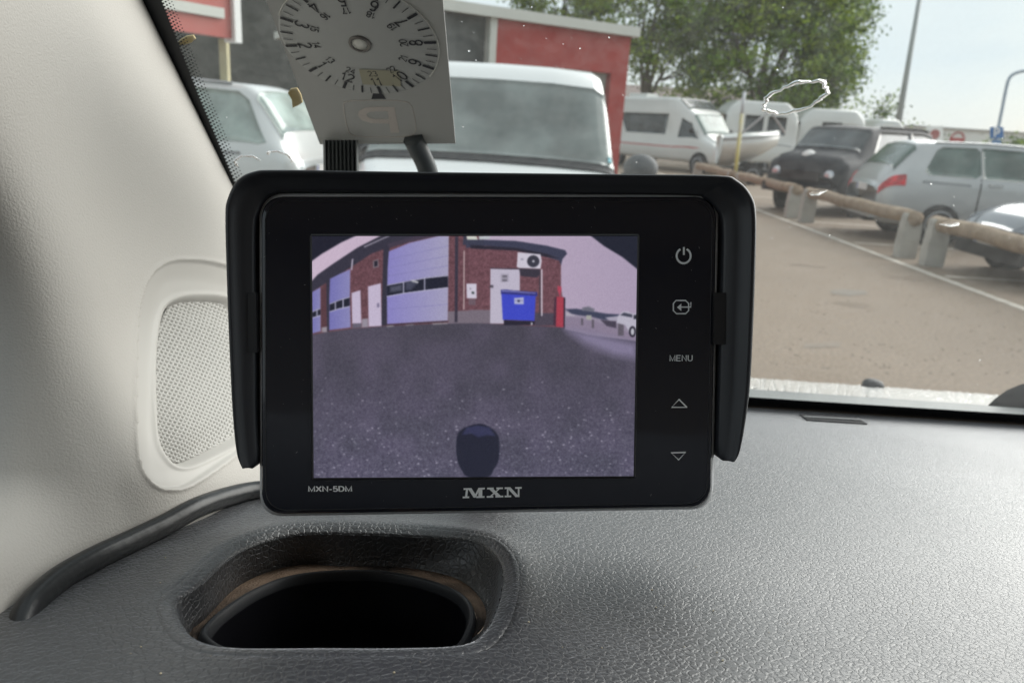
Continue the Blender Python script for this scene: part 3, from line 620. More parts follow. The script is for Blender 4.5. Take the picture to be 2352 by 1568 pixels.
tree('broadleaf_tree', 'tree showing over the middle of the red building roof', gp(1270, 43), 11.5, [(0, 0, 8.2, 3.4, 2.2, 2.2), (2.2, 0, 9.8, 2.4, 2, 1.7)], 130, 90, .13, 8, G_)
tree('broadleaf_tree', 'greyish sparse tree edge leaning against the sky above the caravans', gp(1890, 41), 9, [(0, 0, 4.6, 1.7, 1.5, 2.0), (.2, 0, 7.4, 1.7, 1.4, 2.0), (-.6, 0, 9.3, 1.7, 1.4, 1.3)], 80, 70, .12, 11, G_)
tree('slim_tree', 'small slim tree standing alone between the big tree and the tall mast', gp(2012, 55), 4.4, [(0, 0, 3.4, .5, .5, 1.0), (.2, 0, 4.4, .5, .5, .6)], 16, 30, .15, 13, None, .08)
tree('bush', 'green bush at the foot of the tall mast', gp(2095, 50), 2.6, [(0, 0, 1.5, 1.5, 1, 1.3), (.9, 0, 1.2, 1.4, 1, 1.0)], 45, 40, .15, 14, None, .06)
tree('bush', 'grey green bush past the blue parking sign at the right edge', gp(2340, 50), 2.0, [(0, 0, 1.3, 2.2, 1, 1.1)], 50, 40, .15, 15, None, .06)
# pale houses glimpsed through the trees
for (px, dep, w, h_, lb) in ((1560, 62, 9, 5.2, 'pale house glimpsed through the trees behind the motorhome'), (1730, 66, 7, 5.6, 'cream house glimpsed through the big tree')):
    p = gp(px, dep); root = thing('pale_house', lb, 'house', p)
    MB().box(p[0]-w/2, p[0]+w/2, p[1], p[1]+7, 0, h_*.72).build('wall', mat('cream_render', (.62, .55, .45), .8), root)
    q = MB(); x0, x1, z0, z1 = p[0]-w/2-.3, p[0]+w/2+.3, h_*.72, h_
    q.add([(x0, p[1]-.3, z0), (x1, p[1]-.3, z0), (x1, p[1]+7.3, z0), (x0, p[1]+7.3, z0), (x0, p[1]+3.5, z1), (x1, p[1]+3.5, z1)], [(0, 1, 5, 4), (2, 3, 4, 5), (1, 2, 5), (3, 0, 4), (3, 2, 1, 0)])
    q.build('roof', mat('roof_tile', (.25, .2, .18), .8), root)
    for k_ in (-.28, .1): MB().box(p[0]+w*k_, p[0]+w*k_+1.1, p[1]-.04, p[1]-.003, 1.6, 2.8).build('window', Mglassd, root)


# ================================================================== CAR INTERIOR
DZ0, DS = -.095, .2
def dash_z(y): return H+DZ0-DS*y
def on_dash(px, py, dz=0.):
    d = ray(px, py); return EYE+d*((DZ0+dz)/(d[2]+DS*d[1]))
WN = np.array([0, math.sin(R(50)), math.cos(R(50))]); WP = np.array([0, .555, H-.206])
def on_ws(px, py, off=0.):
    """windscreen plane, off>0 = towards the cabin"""
    d = ray(px, py); return EYE+d*((WN@(WP-WN*off-EYE))/(WN@d))
# ---- dashboard
root = thing('dashboard', 'black grained dashboard top under the monitor', 'dashboard', (0, .3, dash_z(.3)-.02))
Mdash = bpy.data.materials.new('dash_grain'); Mdash.use_nodes = True; t = Mdash.node_tree; b = t.nodes['Principled BSDF']
b.inputs['Base Color'].default_value = (.016, .017, .0195, 1); b.inputs['Roughness'].default_value = .38; b.inputs['Specular IOR Level'].default_value = .9; b.inputs['Sheen Weight'].default_value = .95; b.inputs['Sheen Roughness'].default_value = .25; b.inputs['Coat Weight'].default_value = .35; b.inputs['Coat Roughness'].default_value = .42; b.inputs['IOR'].default_value = 1.6; b.inputs['Sheen Tint'].default_value = (.9, .93, 1, 1)
tcn = N(t, 'ShaderNodeTexCoord'); nz = N(t, 'ShaderNodeTexNoise'); nz.inputs['Scale'].default_value = 420; nz.inputs['Detail'].default_value = 2
vm = N(t, 'ShaderNodeVectorMath', operation='MULTIPLY_ADD'); vm.inputs[1].default_value = (.0016, .0016, .0016)
t.links.new(tcn.outputs['Object'], nz.inputs[0]); t.links.new(nz.outputs['Color'], vm.inputs[0]); t.links.new(tcn.outputs['Object'], vm.inputs[2])
vo = N(t, 'ShaderNodeTexVoronoi'); vo.feature = 'DISTANCE_TO_EDGE'; vo.inputs['Scale'].default_value = 500; t.links.new(vm.outputs[0], vo.inputs['Vector'])
rp = N(t, 'ShaderNodeMapRange'); rp.inputs['From Max'].default_value = .16; t.links.new(vo.outputs['Distance'], rp.inputs['Value'])
nz2 = N(t, 'ShaderNodeTexNoise'); nz2.inputs['Scale'].default_value = 900; nz2.inputs['Detail'].default_value = 3; t.links.new(tcn.outputs['Object'], nz2.inputs[0])
ad = N(t, 'ShaderNodeMath', operation='MULTIPLY_ADD'); ad.inputs[1].default_value = .25; t.links.new(nz2.outputs[0], ad.inputs[0]); t.links.new(rp.outputs[0], ad.inputs[2])
bp = N(t, 'ShaderNodeBump'); bp.inputs['Strength'].default_value = .6; bp.inputs['Distance'].default_value = .00022
t.links.new(ad.outputs[0], bp.inputs['Height']); t.links.new(bp.outputs[0], b.inputs['Normal'])
nz3 = N(t, 'ShaderNodeTexNoise'); nz3.inputs['Scale'].default_value = 9; nz3.inputs['Detail'].default_value = 8; t.links.new(tcn.outputs['Object'], nz3.inputs[0])
r3 = N(t, 'ShaderNodeMapRange'); r3.inputs['From Min'].default_value = .3; r3.inputs['From Max'].default_value = .7; r3.inputs['To Min'].default_value = .40; r3.inputs['To Max'].default_value = .50
t.links.new(nz3.outputs[0], r3.inputs['Value']); t.links.new(r3.outputs[0], b.inputs['Roughness'])
def polyP(pts, n=5): return smooth_path([np.array(p, float) for p in pts], n, True)
TOP = [(431, 1448), (404, 1405), (407, 1372), (461, 1335), (546, 1263), (644, 1228), (726, 1220), (828, 1221), (928, 1225), (1037, 1232), (1112, 1247), (1148, 1281), (1157, 1325), (1145, 1385), (1119, 1439), (1070, 1474), (928, 1482), (740, 1482), (546, 1482), (469, 1471)]
LED = [(437, 1467), (440, 1450), (456, 1422), (492, 1388), (556, 1330), (630, 1304), (705, 1296), (780, 1301), (860, 1301), (950, 1306), (1030, 1322), (1075, 1345), (1103, 1375), (1116, 1405), (1110, 1440), (1078, 1470), None, None, None, None]
FL = -.013
tp3 = [on_dash(*p) for p in TOP]; ld3 = []
for p, q in zip(TOP, LED):
    if q is None: a = on_dash(*p); a = a+np.array([0, .001, FL]); ld3.append(a)
    else: ld3.append(on_dash(*q, FL))
tps = smooth_path(tp3, 6, True); lds = smooth_path(ld3, 6, True); poly = [(p[0], p[1]) for p in tps]
cen = np.mean(tps, 0)
def by_angle(P, c, TH):
    P = np.array(P); a = np.arctan2(P[:, 1]-c[1], P[:, 0]-c[0]); r_ = np.hypot(P[:, 0]-c[0], P[:, 1]-c[1]); o_ = np.argsort(a); a, r_ = a[o_], r_[o_]
    r2 = np.interp(TH, np.concatenate([a-2*np.pi, a, a+2*np.pi]), np.tile(r_, 3))
    for _ in range(2): r2 = (np.roll(r2, 1)+2*r2+np.roll(r2, -1))/4
    return r2
NT = 220; TH = np.linspace(-np.pi, np.pi, NT, endpoint=False); rT = by_angle(tps, cen, TH); rL = np.minimum(by_angle(lds, cen, TH), rT*.995)
ring_ = lambda r_: np.stack([cen[0]+r_*np.cos(TH), cen[1]+r_*np.sin(TH)], -1)
tpr, ldr = ring_(rT), ring_(rL); poly = [tuple(p) for p in tpr]
xs = np.unique(np.concatenate([np.linspace(-.35, -.09, 44), np.arange(-.09, .02, .0005), np.linspace(.02, .3, 170), np.linspace(.3, 1.25, 60)]))
ys = np.unique(np.concatenate([np.linspace(-.1, .12, 40), np.arange(.12, .245, .0005), np.linspace(.245, .553, 150)]))
X, Y = np.meshgrid(xs, ys, indexing='ij'); Z = dash_z(Y)
ins = inpoly(X, Y, poly); dd = polydist(X, Y, poly)
# moulded swell around the pocket and gentle hollow to its right
Z = Z+(.0022*np.exp(-(dd/.012)**2)*sstep((Y-.155)/.03)-(.0022*sstep((Y-.155)/.03)+.0010)*np.exp(-(dd/.0038)**2))*(~ins)
Z = Z-.004*np.exp(-(((X-.03)/.03)**2+((Y-.19)/.035)**2))*(~ins)
Z = Z-.004*sstep((X-.02)/.1)*np.exp(-((Y-.20)/.06)**2)
def dash_h(x, y): 
    i = np.searchsorted(xs, x)-1; j = np.searchsorted(ys, y)-1; return Z0[min(max(i, 0), len(xs)-1), min(max(j, 0), len(ys)-1)]
Z0 = Z.copy()
Z = np.where(ins, Z-.0010, Z); gone = ins & (dd > .0006)
V = np.stack([X, Y, Z], -1).reshape(-1, 3)
V2 = [(x, .558, dash_z(.558)-.03) for x in xs]
ny = len(ys); nb = len(V); gf = gone.reshape(-1); Fc = [f for f in grid_faces(len(xs), len(ys)) if not (gf[f[0]] or gf[f[1]] or gf[f[2]] or gf[f[3]])]
# front lip going down to the glass
V = np.concatenate([V, np.array(V2)]); Fc += [(i*ny+ny-1, (i+1)*ny+ny-1, nb+i+1, nb+i) for i in range(len(xs)-1)]
top = obj('top_panel', V, Fc, Mdash, root, True)
# pocket wall
def lipz(y, d):
    k = float(sstep((y-.155)/.03)); return dash_z(y)+.0022*k*math.exp(-(d/.012)**2)-(.0022*k+.0010)*math.exp(-(d/.0038)**2)
V = []; prof = [(.05, -.05), (.11, -.15), (.2, -.32), (.35, -.56), (.6, -.82), (.82, -.95), (1.0, -1.0), (1.02, -1.6)]
for off_, dz_ in ((.0050, -.0004), (.0038, .0003), (.0026, .0004), (.0012, .0005), (0., .0003)):
    pr_ = ring_(rT+off_); dr_ = polydist(pr_[:, 0], pr_[:, 1], poly)
    for p, d_ in zip(pr_, dr_): V.append((p[0], p[1], lipz(p[1], d_)+dz_))
for u, w in prof:
    for a, c in zip(tpr, ldr):
        p = a*(1-u)+c*u; z0 = dash_z(a[1])-.0010; zf_ = dash_z(c[1])+FL; V.append((p[0], p[1], z0*(1+w)+zf_*(-w)))
prof = [0]*13
Mwall = Mdash
obj('pocket_wall', V, grid_faces(len(prof), NT, True), Mwall, root, True)
RIM = [(465, 1480), (480, 1439), (535, 1395), (589, 1363), (655, 1338), (737, 1325), (846, 1322), (928, 1331), (1010, 1352), (1064, 1379), (1088, 1415), (1080, 1465), (1040, 1510), (900, 1540), (740, 1545), (560, 1525)]
rm = np.array(smooth_path([on_dash(*p, FL) for p in RIM], 6, True)); rc = rm.mean(0)
V = []; pr = [(1.035, -.004), (1.02, .000), (1.0, .0022), (.975, .0028), (.955, .002), (.935, -.001), (.92, -.006), (.90, -.02), (.85, -.04), (.4, -.045)]
for s_, h_ in pr:
    for p in rm: q = rc+(p-rc)*s_; V.append((q[0], q[1], q[2]+h_))
nr = len(rm)
Mrimv = mat('vent_black', (.02, .021, .024), .42, bump=('noise', 900, .2, .0002))
obj('vent_rim', V[:6*nr], grid_faces(6, nr, True), Mrimv, root, True)
obj('vent_bowl', V[5*nr:], grid_faces(5, nr, True)+[tuple(4*nr+k for k in range(nr))], mat('bowl_black', (.006, .006, .008), .3), root, True)
Mfelt = mat('dusty_felt', (.035, .028, .024), .95, noise=(38, .12, (.40, .28, .20)), bump=('noise', 1400, 1, .0006))
rR = by_angle(rm, cen, TH); V = []
for u in (0, .25, .5, .75, 1.):
    q = ring_(rL*(1-u)+np.minimum(rR*1.02, rL)*u)
    for p in q: V.append((p[0], p[1], dash_z(p[1])+FL+.0002+.0006*math.sin(u*3.14)))
obj('felt_ledge', V, grid_faces(5, NT, True), Mfelt, root, True)
# crumbs and dust on the dash
q = MB()
for px, py in [(415, 1446), (436, 1452), (640, 1312), (660, 1308), (1512, 1277), (690, 1318), (560, 1352), (1280, 1385), (1215, 1420), (1600, 1290), (1390, 1300), (300, 1500), (905, 1545), (1850, 1120)]+[(random.uniform(150, 2300), random.uniform(1210, 1560)) for _ in range(45)]:
    inside = inpoly(np.array([[on_dash(px, py)[0]]]), np.array([[on_dash(px, py)[1]]]), poly)[0, 0]
    if inside and px != int(px): continue
    p = on_dash(px, py, FL+.0006 if inside else 0); r_ = random.uniform(.0001, .00032)
    if not inside: p[2] = dash_h(p[0], p[1])+r_*.5
    q.lathe(p, (random.uniform(-.3, .3), .2, 1), [(r_*.5, -r_*.5), (r_, 0), (r_*.6, r_*.6)], 6)
tag(q.build('crumbs', mat('crumb', (.55, .47, .33), .8)), 'tiny pale crumbs and dust specks scattered on the black dashboard', 'crumbs', kind='stuff')
# slot near the glass
c4 = [(1836, 953), (1965, 960), (1992, 975), (1853, 966)]
pp = [on_dash(*p) for p in c4]; base = [np.array([p[0], p[1], dash_h(p[0], p[1])]) for p in pp]
q = MB(); q.add([p+np.array([0, 0, .0006]) for p in base]+[p-np.array([0, 0, .004]) for p in base], [(0, 1, 2, 3), (0, 4, 5, 1), (1, 5, 6, 2), (2, 6, 7, 3), (3, 7, 4, 0)]); q.build('vent_slot', mat('slot_black', (.008, .008, .01), .8), root)
mid = lambda a, b_, u: a*(1-u)+b_*u
q = MB(); e1, e2 = mid(base[0], base[3], .48), mid(base[0], base[3], .66); f1, f2 = mid(base[1], base[2], .42), mid(base[1], base[2], .62)
q.add([v+np.array([0, 0, .0014]) for v in (e1, f1, f2, e2)], [(0, 1, 2, 3)]); q.build('slot_bar', mat('slot_grey', (.12, .125, .13), .5), root)

# ---- A pillar trim with speaker
Mpil = mat('cream_trim', (.455, .435, .402), .62, bump=('noise', 1300, .35, .0006), noise=(5, .3, (.445, .426, .394)))
Mpod = mat('cream_plastic', (.455, .44, .41), .45)
cN = cR*.992+cU*.12+cF*.03
def pk(px, py):
    px = np.asarray(px, float); py = np.asarray(py, float)
    k = 4.60-.0045*px+.000547*py+.76*sstep((px-50)/540)*sstep((py-700)/420)
    return k-1.0e-5*np.maximum(0, 260-px)**2*(np.exp(-((py-850)/560)**2)+.02)*(1-sstep((py-1080)/260))
def on_pil(px, py, h=0.): return EYE+ray(px, py)/float(pk(px, py))+cN*h
OUT = polyP([(513, 609), (462, 599), (401, 598), (360, 615), (331, 656), (313, 730), (309, 852), (309, 955), (313, 1036), (327, 1086), (356, 1116), (393, 1123), (438, 1110), (532, 1045), (590, 990), (600, 850), (590, 680), (560, 625)]); OUT = [p+np.array([6, 0]) for p in OUT]
GRL = polyP([(516, 717), (499, 699), (450, 694), (401, 699), (376, 721), (364, 791), (362, 870), (364, 934), (370, 1004), (389, 1041), (413, 1053), (462, 1032), (528, 996), (560, 960), (566, 850), (560, 760), (540, 728)]); GRL = [p+np.array([27, 0]) for p in GRL]
def edge_x(py): return np.interp(py, [-150, 0, 215, 425, 560, 700, 1120, 1500], [255, 327, 431, 533, 596, 640, 700, 720])
pys = np.unique(np.concatenate([np.arange(-140, 580, 20), np.arange(580, 1140, 3.2), np.arange(1140, 1480, 12)]))
us = np.linspace(0, 1, 190); V = np.zeros((len(pys), len(us), 3))
PX = np.zeros((len(pys), len(us))); PY = np.zeros_like(PX)
for i, py in enumerate(pys): PX[i] = -200+(edge_x(py)+200)*us**.8; PY[i] = py
io = inpoly(PX, PY, OUT); do = polydist(PX, PY, OUT); ig = inpoly(PX, PY, GRL); dg = polydist(PX, PY, GRL)
h = np.where(io, -.0012*sstep(do/7)-.0014*sstep(do/48), .0006*np.exp(-(do/6)**2))
h = h-np.where(io, np.where(ig, .0032, .0032*sstep((17-dg)/15)), 0)+np.where(io, .0007*np.exp(-((dg-20)/5)**2)*(~ig), 0)-np.where(ig & (dg > 4), .02, 0)
K = pk(PX, PY)
D = cF[None, None]+cR[None, None]*((PX-1176)/FPX)[..., None]+cU[None, None]*((784-PY)/FPX)[..., None]
V = EYE+D/K[..., None]+cN*h[..., None]
n0, n1 = V.shape[:2]; fm = grid_faces(n0, n1)
midx = [1 if io[f // n1 if False else f//n1, f % n1] else 0 for f in [a[0] for a in fm]]
VV = V.reshape(-1, 3); lip = V[:, -1]+cF*.004-cR*.012; nb = len(VV); VV = np.concatenate([VV, lip]); 
fm += [(i*n1+n1-1, nb+i, nb+i+1, (i+1)*n1+n1-1) for i in range(n0-1)]; midx += [0]*(n0-1)
root = thing('pillar_trim', 'cream grained windscreen pillar trim holding an oval speaker grille', 'pillar trim', on_pil(300, 1260))
obj('trim_panel', VV, fm, Mpil, root, True, True, [Mpod], midx)
# grille of raised threads; shade of its holes is painted into the pits
gx = np.arange(375, 610, 1.25); gy = np.arange(688, 1060, 1.25); GX, GY = np.meshgrid(gx, gy, indexing='ij')
ing = inpoly(GX, GY, GRL); dgl = polydist(GX, GY, GRL)
ph = np.cos(2*np.pi*(GX*1.0+GY*.55)/12.5)*np.cos(2*np.pi*(GY-GX*.35)/15.5)
ph2 = np.cos(2*np.pi*(GX+GY*.42)/9.5)*.5+np.cos(2*np.pi*(GX*.42-GY)/8.8)*.5
hh = -.0048+.0016*sstep(dgl/60)+.0005*ph2
Dg = cF[None, None]+cR[None, None]*((GX-1176)/FPX)[..., None]+cU[None, None]*((784-GY)/FPX)[..., None]
Vg = (EYE+Dg/pk(GX, GY)[..., None]+cN*hh[..., None]).reshape(-1, 3); n1g = len(gy)
fg = [f for f in grid_faces(len(gx), n1g) if ing[f[0]//n1g, f[0] % n1g] or dgl[f[0]//n1g, f[0] % n1g] < 4]
mg = [1 if ph2[f[0]//n1g, f[0] % n1g] < -.32 else 0 for f in fg]
obj('speaker_grille', Vg, fg, mat('grille_cloth', (.46, .45, .425), .6), root, True, True, [mat('grille_pit_shade', (.24, .235, .215), .9)], mg)

# ---- rubber seal / cable between pillar and dash
def seal_pt(px, py, lift=.0):
    d1 = float((DZ0+.002)/(ray(px, py)[2]+DS*ray(px, py)[1])); d2 = 1/float(pk(px, py)); return EYE+ray(px, py)*(min(d1, d2)-.0022)+np.array([0, 0, lift])
q = [(20, 1420), (62, 1374), (130, 1326), (215, 1283), (300, 1243), (380, 1204), (450, 1166), (520, 1141), (590, 1126), (680, 1122), (800, 1120)]
pts = smooth_path([seal_pt(*p, lift=(-.010, -.0035, -.001, 0, 0, 0, 0, 0, 0, 0, 0)[k]) for k, p in enumerate(q)], 6); rad = [.0037]*len(pts)
o = MB().tube(pts, rad, 16).build('rubber_cable', mat('black_rubber', (.010, .011, .012), .36, bump=('noise', 300, .25, .0006)), None, True)
tag(o, 'thick black rubber hose lying where the cream pillar meets the dashboard', 'cable')

# ---- windscreen
root = thing('windscreen', 'dirty raked windscreen with black dotted border on its left edge', 'windscreen', (.4, .555, H-.206))
Mws = bpy.data.materials.new('windscreen_glass'); Mws.use_nodes = True; t = Mws.node_tree; t.nodes.clear()
out = N(t, 'ShaderNodeOutputMaterial'); tr = N(t, 'ShaderNodeBsdfTransparent'); tr.inputs[0].default_value = (.95, .965, .955, 1)
gl = N(t, 'ShaderNodeBsdfGlossy'); gl.inputs['Roughness'].default_value = .02; fz = N(t, 'ShaderNodeFresnel'); fz.inputs[0].default_value = 1.35
m1 = N(t, 'ShaderNodeMixShader'); t.links.new(fz.outputs[0], m1.inputs[0]); t.links.new(tr.outputs[0], m1.inputs[1]); t.links.new(gl.outputs[0], m1.inputs[2])
du = N(t, 'ShaderNodeBsdfDiffuse'); du.inputs[0].default_value = (.62, .6, .56, 1); tl = N(t, 'ShaderNodeBsdfTranslucent'); tl.inputs[0].default_value = (.75, .74, .70, 1)
ds = N(t, 'ShaderNodeMixShader'); ds.inputs[0].default_value = .75; t.links.new(du.outputs[0], ds.inputs[1]); t.links.new(tl.outputs[0], ds.inputs[2])
tcn = N(t, 'ShaderNodeTexCoord'); mpn = N(t, 'ShaderNodeMapping'); mpn.inputs['Scale'].default_value = (1, 1, 1)
nA = N(t, 'ShaderNodeTexNoise'); nA.inputs['Scale'].default_value = 140; nA.inputs['Detail'].default_value = 8; nA.inputs['Roughness'].default_value = .7
nB = N(t, 'ShaderNodeTexNoise'); nB.inputs['Scale'].default_value = 9; nB.inputs['Detail'].default_value = 3
nC = N(t, 'ShaderNodeTexVoronoi'); nC.inputs['Scale'].default_value = 330
for n_ in (nA, nB, nC): t.links.new(tcn.outputs['Object'], n_.inputs[0])
rA = N(t, 'ShaderNodeMapRange'); rA.inputs['From Min'].default_value = .35; rA.inputs['From Max'].default_value = .75; rA.inputs['To Min'].default_value = .03; rA.inputs['To Max'].default_value = .085
t.links.new(nA.outputs[0], rA.inputs['Value'])
rB = N(t, 'ShaderNodeMapRange'); rB.inputs['From Min'].default_value = .35; rB.inputs['From Max'].default_value = .65; rB.inputs['To Min'].default_value = .85; rB.inputs['To Max'].default_value = 1.1; t.links.new(nB.outputs[0], rB.inputs['Value'])
mu = N(t, 'ShaderNodeMath', operation='MULTIPLY'); t.links.new(rA.outputs[0], mu.inputs[0]); t.links.new(rB.outputs[0], mu.inputs[1])
rC = N(t, 'ShaderNodeMapRange'); rC.inputs['From Min'].default_value = .0; rC.inputs['From Max'].default_value = .12; rC.inputs['To Min'].default_value = .25; rC.inputs['To Max'].default_value = 0; t.links.new(nC.outputs['Distance'], rC.inputs['Value'])
gt = N(t, 'ShaderNodeMath', operation='GREATER_THAN'); gt.inputs[1].default_value = .80; sep = N(t, 'ShaderNodeSeparateColor'); t.links.new(nC.outputs['Color'], sep.inputs[0]); t.links.new(sep.outputs[0], gt.inputs[0])
mC = N(t, 'ShaderNodeMath', operation='MULTIPLY'); t.links.new(rC.outputs[0], mC.inputs[0]); t.links.new(gt.outputs[0], mC.inputs[1])
aD = N(t, 'ShaderNodeMath', operation='ADD'); t.links.new(mu.outputs[0], aD.inputs[0]); t.links.new(mC.outputs[0], aD.inputs[1])
m2 = N(t, 'ShaderNodeMixShader'); t.links.new(aD.outputs[0], m2.inputs[0]); t.links.new(m1.outputs[0], m2.inputs[1]); t.links.new(ds.outputs[0], m2.inputs[2]); t.links.new(m2.outputs[0], out.inputs[0])
def wsp(x, z): return (x, WP[1]-(z-WP[2])*math.cos(R(50))/math.sin(R(50)), z)
ZT = H+.30
obj('glass', [wsp(-.185, WP[2]), wsp(1.35, WP[2]), wsp(1.35, ZT), wsp(-.185, ZT)], [(0, 1, 2, 3)], Mws, root)
Mfrit = mat('frit_black', (.012, .014, .017), .45)
q = MB(); pr = []
def band_x(py): return np.interp(py, [-150, 0, 223, 409, 600, 900], [318, 370, 457, 535, 610, 700])
rows = np.arange(-150, 620, 20)
V = []; 
for py in rows: V += [on_ws(edge_x(py)-25, py, .0010), on_ws(band_x(py), py, .0010)]
q.add(V, [(2*i, 2*i+1, 2*i+3, 2*i+2) for i in range(len(rows)-1)])
k_ = 0
for py in np.arange(-60, 470, 7.6):
    for c in range(4):
        pyy = py+(3.8 if c % 2 else 0); x = band_x(pyy)+1.5+c*7.2; r_ = (3.1, 2.7, 2.2, 1.7)[c]
        P_ = [on_ws(x+r_*math.cos(a), pyy+r_*.8*math.sin(a), .0010) for a in np.arange(0, 6.28, .7854)]
        q.add(P_, [tuple(range(8))])
q.build('dotted_border', Mfrit, root)
b0, b1 = on_ws(1720, 911), on_ws(1720, 940)
z_hi = b0[2]
obj('lower_border', [wsp(-.18, WP[2]-.002), wsp(1.34, WP[2]-.002), wsp(1.34, z_hi+.002), wsp(-.18, z_hi)], [(0, 1, 2, 3)], Mfrit, root).location.y -= .0012
# ---- own bonnet, cowl, nozzle, wiper
Mbon = paint('bonnet_white', (.80, .80, .77), .3, (.78, .78, .76)); Mbon.node_tree.nodes['Principled BSDF'].inputs['Coat Roughness'].default_value = .1
root = thing('own_bonnet', 'wet white bonnet edge seen beyond the foot of the windscreen', 'bonnet', at(1900, 900, .8))
pxs = np.linspace(600, 3400, 70); rowsB = [(.62, 32), (.66, 26), (.72, 25), (.8, 17), (.9, 7), (1.0, 1.5), (1.1, 0), (1.2, 2), (1.35, 30), (1.5, 120)]
V = []
for dpt, dy in rowsB:
    for px in pxs:
        yt = 868+(px-1730)*.0690; V.append(at(px, yt+dy, dpt))
obj('panel', V, grid_faces(len(rowsB), len(pxs)), Mbon, root, True)
# beads of rain on it, one mesh of pattern
q = MB()
for _ in range(700):
    px = random.uniform(1720, 2300); dpt = random.uniform(.72, 1.12); yt = 868+(px-1730)*.0690; dy = np.interp(dpt, [a for a, _b in rowsB], [b_ for _a, b_ in rowsB])
    p = at(px, yt+dy, dpt); r_ = random.uniform(.0006, .0022); q.lathe(p, (0, .3, 1), [(r_, 0), (r_*.85, r_*.35), (r_*.3, r_*.55)], 7)
Mwater = mat('water', (1, 1, 1), .02, trans=1., ior=1.33)
q.build('rain_beads', Mwater, root, True)
c_ = at(2005, 884, .98)
MB().lathe(c_-np.array([0, 0, .006]), (0, 0, 1), [(.0135, 0), (.0135, .008), (.011, .0115), (.006, .0135)], 18).build('washer_nozzle', Mdark, root, True)
root = thing('cowl', 'dark grey plastic strip between windscreen and white bonnet', 'cowl', at(1900, 920, .64))
V = []
for dpt, dy, in ((.592, 46), (.60, 40), (.61, 27), (.64, 25.5)):
    for px in pxs: V.append(at(px, 868+(px-1730)*.0690+dy, dpt))
obj('strip', V, grid_faces(4, len(pxs)), mat('cowl_plastic', (.10, .115, .115), .5, noise=(30, .2, (.16, .175, .17))), root, True)
root = thing('wiper', 'black wiper arm base at the right photo edge beyond the glass', 'wiper', at(2340, 930, .66))
q = MB(); pol = [(2262, 938), (2285, 915), (2312, 896), (2345, 882), (2420, 868), (2520, 880), (2520, 960), (2400, 960)]
q.prism(pol, lambda x, y: at(x, y, .625), lambda x, y: at(x, y, .66)); q.build('arm_cover', Mdark, root)
MB().tube([at(2420, 905, .64), at(2600, 930, .63), at(3000, 985, .62)], .006, 8).build('arm', Mdark, root, True)

# ---- water rings, drops and leaves on the outer face of the glass
def water_ring(px, py, rx, ry, tilt, thick, seed, label, arc=(0, 360)):
    rg = random.Random(seed); c = on_ws(px, py, -.0012); ex = cR-WN*(cR@WN); ex /= np.linalg.norm(ex); ey = np.cross(WN, ex)*-1
    if ey@cU < 0: ey = -ey
    sc = np.linalg.norm(c-EYE)/FPX; pts = []; rad = []; n_ = 72; a0, a1 = R(arc[0]), R(arc[1])
    for i in range(n_):
        a = a0+(a1-a0)*i/(n_-1); w = 1+.05*math.sin(7*a+seed)+.035*math.sin(17*a+2*seed)+rg.uniform(-.03, .03)
        u, v = rx*w*math.cos(a), ry*w*math.sin(a); u, v = u*math.cos(tilt)-v*math.sin(tilt), u*math.sin(tilt)+v*math.cos(tilt)
        pts.append(c+(ex*u+ey*v/.8)*sc); rad.append(thick*sc*(.55+.5*abs(math.sin(3*a+seed))+.35*rg.random()))
    o = MB().tube(pts, rad, 10, True, .45, up=WN).build('water_ring', Mwater, None, True); return tag(o, label, 'water')
water_ring(1826, 225, 60, 29, R(17), 3.6, 3, 'ragged oval water ring on the windscreen above the black car', (10, 372))
Mfilm = mat('water_film', (1, 1, 1), .03, trans=1., ior=1.12)
def water_patch(px, py, rx, ry, tilt, hgt, seed, label, wav=.25):
    rg = random.Random(seed); c = on_ws(px, py, -.0004); ex = cR-WN*(cR@WN); ex /= np.linalg.norm(ex); ey = -np.cross(WN, ex)
    if ey@cU < 0: ey = -ey
    sc = np.linalg.norm(c-EYE)/FPX; na, nr_ = 40, 9; ph = [rg.uniform(0, 6.28) for _ in range(6)]; V = []
    for k in range(nr_+1):
        r_ = k/nr_
        for i in range(na):
            a = 2*math.pi*i/na; w = 1+.16*math.sin(2*a+ph[0])+.10*math.sin(3*a+ph[1])+.07*math.sin(7*a+ph[2])
            u, v = rx*w*r_*math.cos(a), ry*w*r_*math.sin(a); u, v = u*math.cos(tilt)-v*math.sin(tilt), u*math.sin(tilt)+v*math.cos(tilt)
            h_ = hgt*math.sqrt(max(0, 1-r_*r_))*(1+wav*math.sin(9*r_*(1+.3*math.sin(a+ph[3]))+ph[4])+wav*.6*math.sin(5*a+8*r_+ph[5]))
            V.append(c+(ex*u+ey*v/.8)*sc-WN*h_)
    n_ = len(V); V.append(c); Fc = grid_faces(nr_+1, na, True)+[(nr_*na+(i+1) % na, nr_*na+i, n_) for i in range(na)]
    return tag(obj('water_smear', V, Fc, Mfilm, None, True), label, 'water')
water_ring(570, 374, 28, 15, R(8), 2.2, 8, 'curved rim of water at the lower left corner of the glass nearest the monitor', (10, 200))
water_ring(642, 362, 25, 13, R(-10), 2.2, 9, 'curved rim of water just left of the ribbed foot on the glass', (-20, 170))

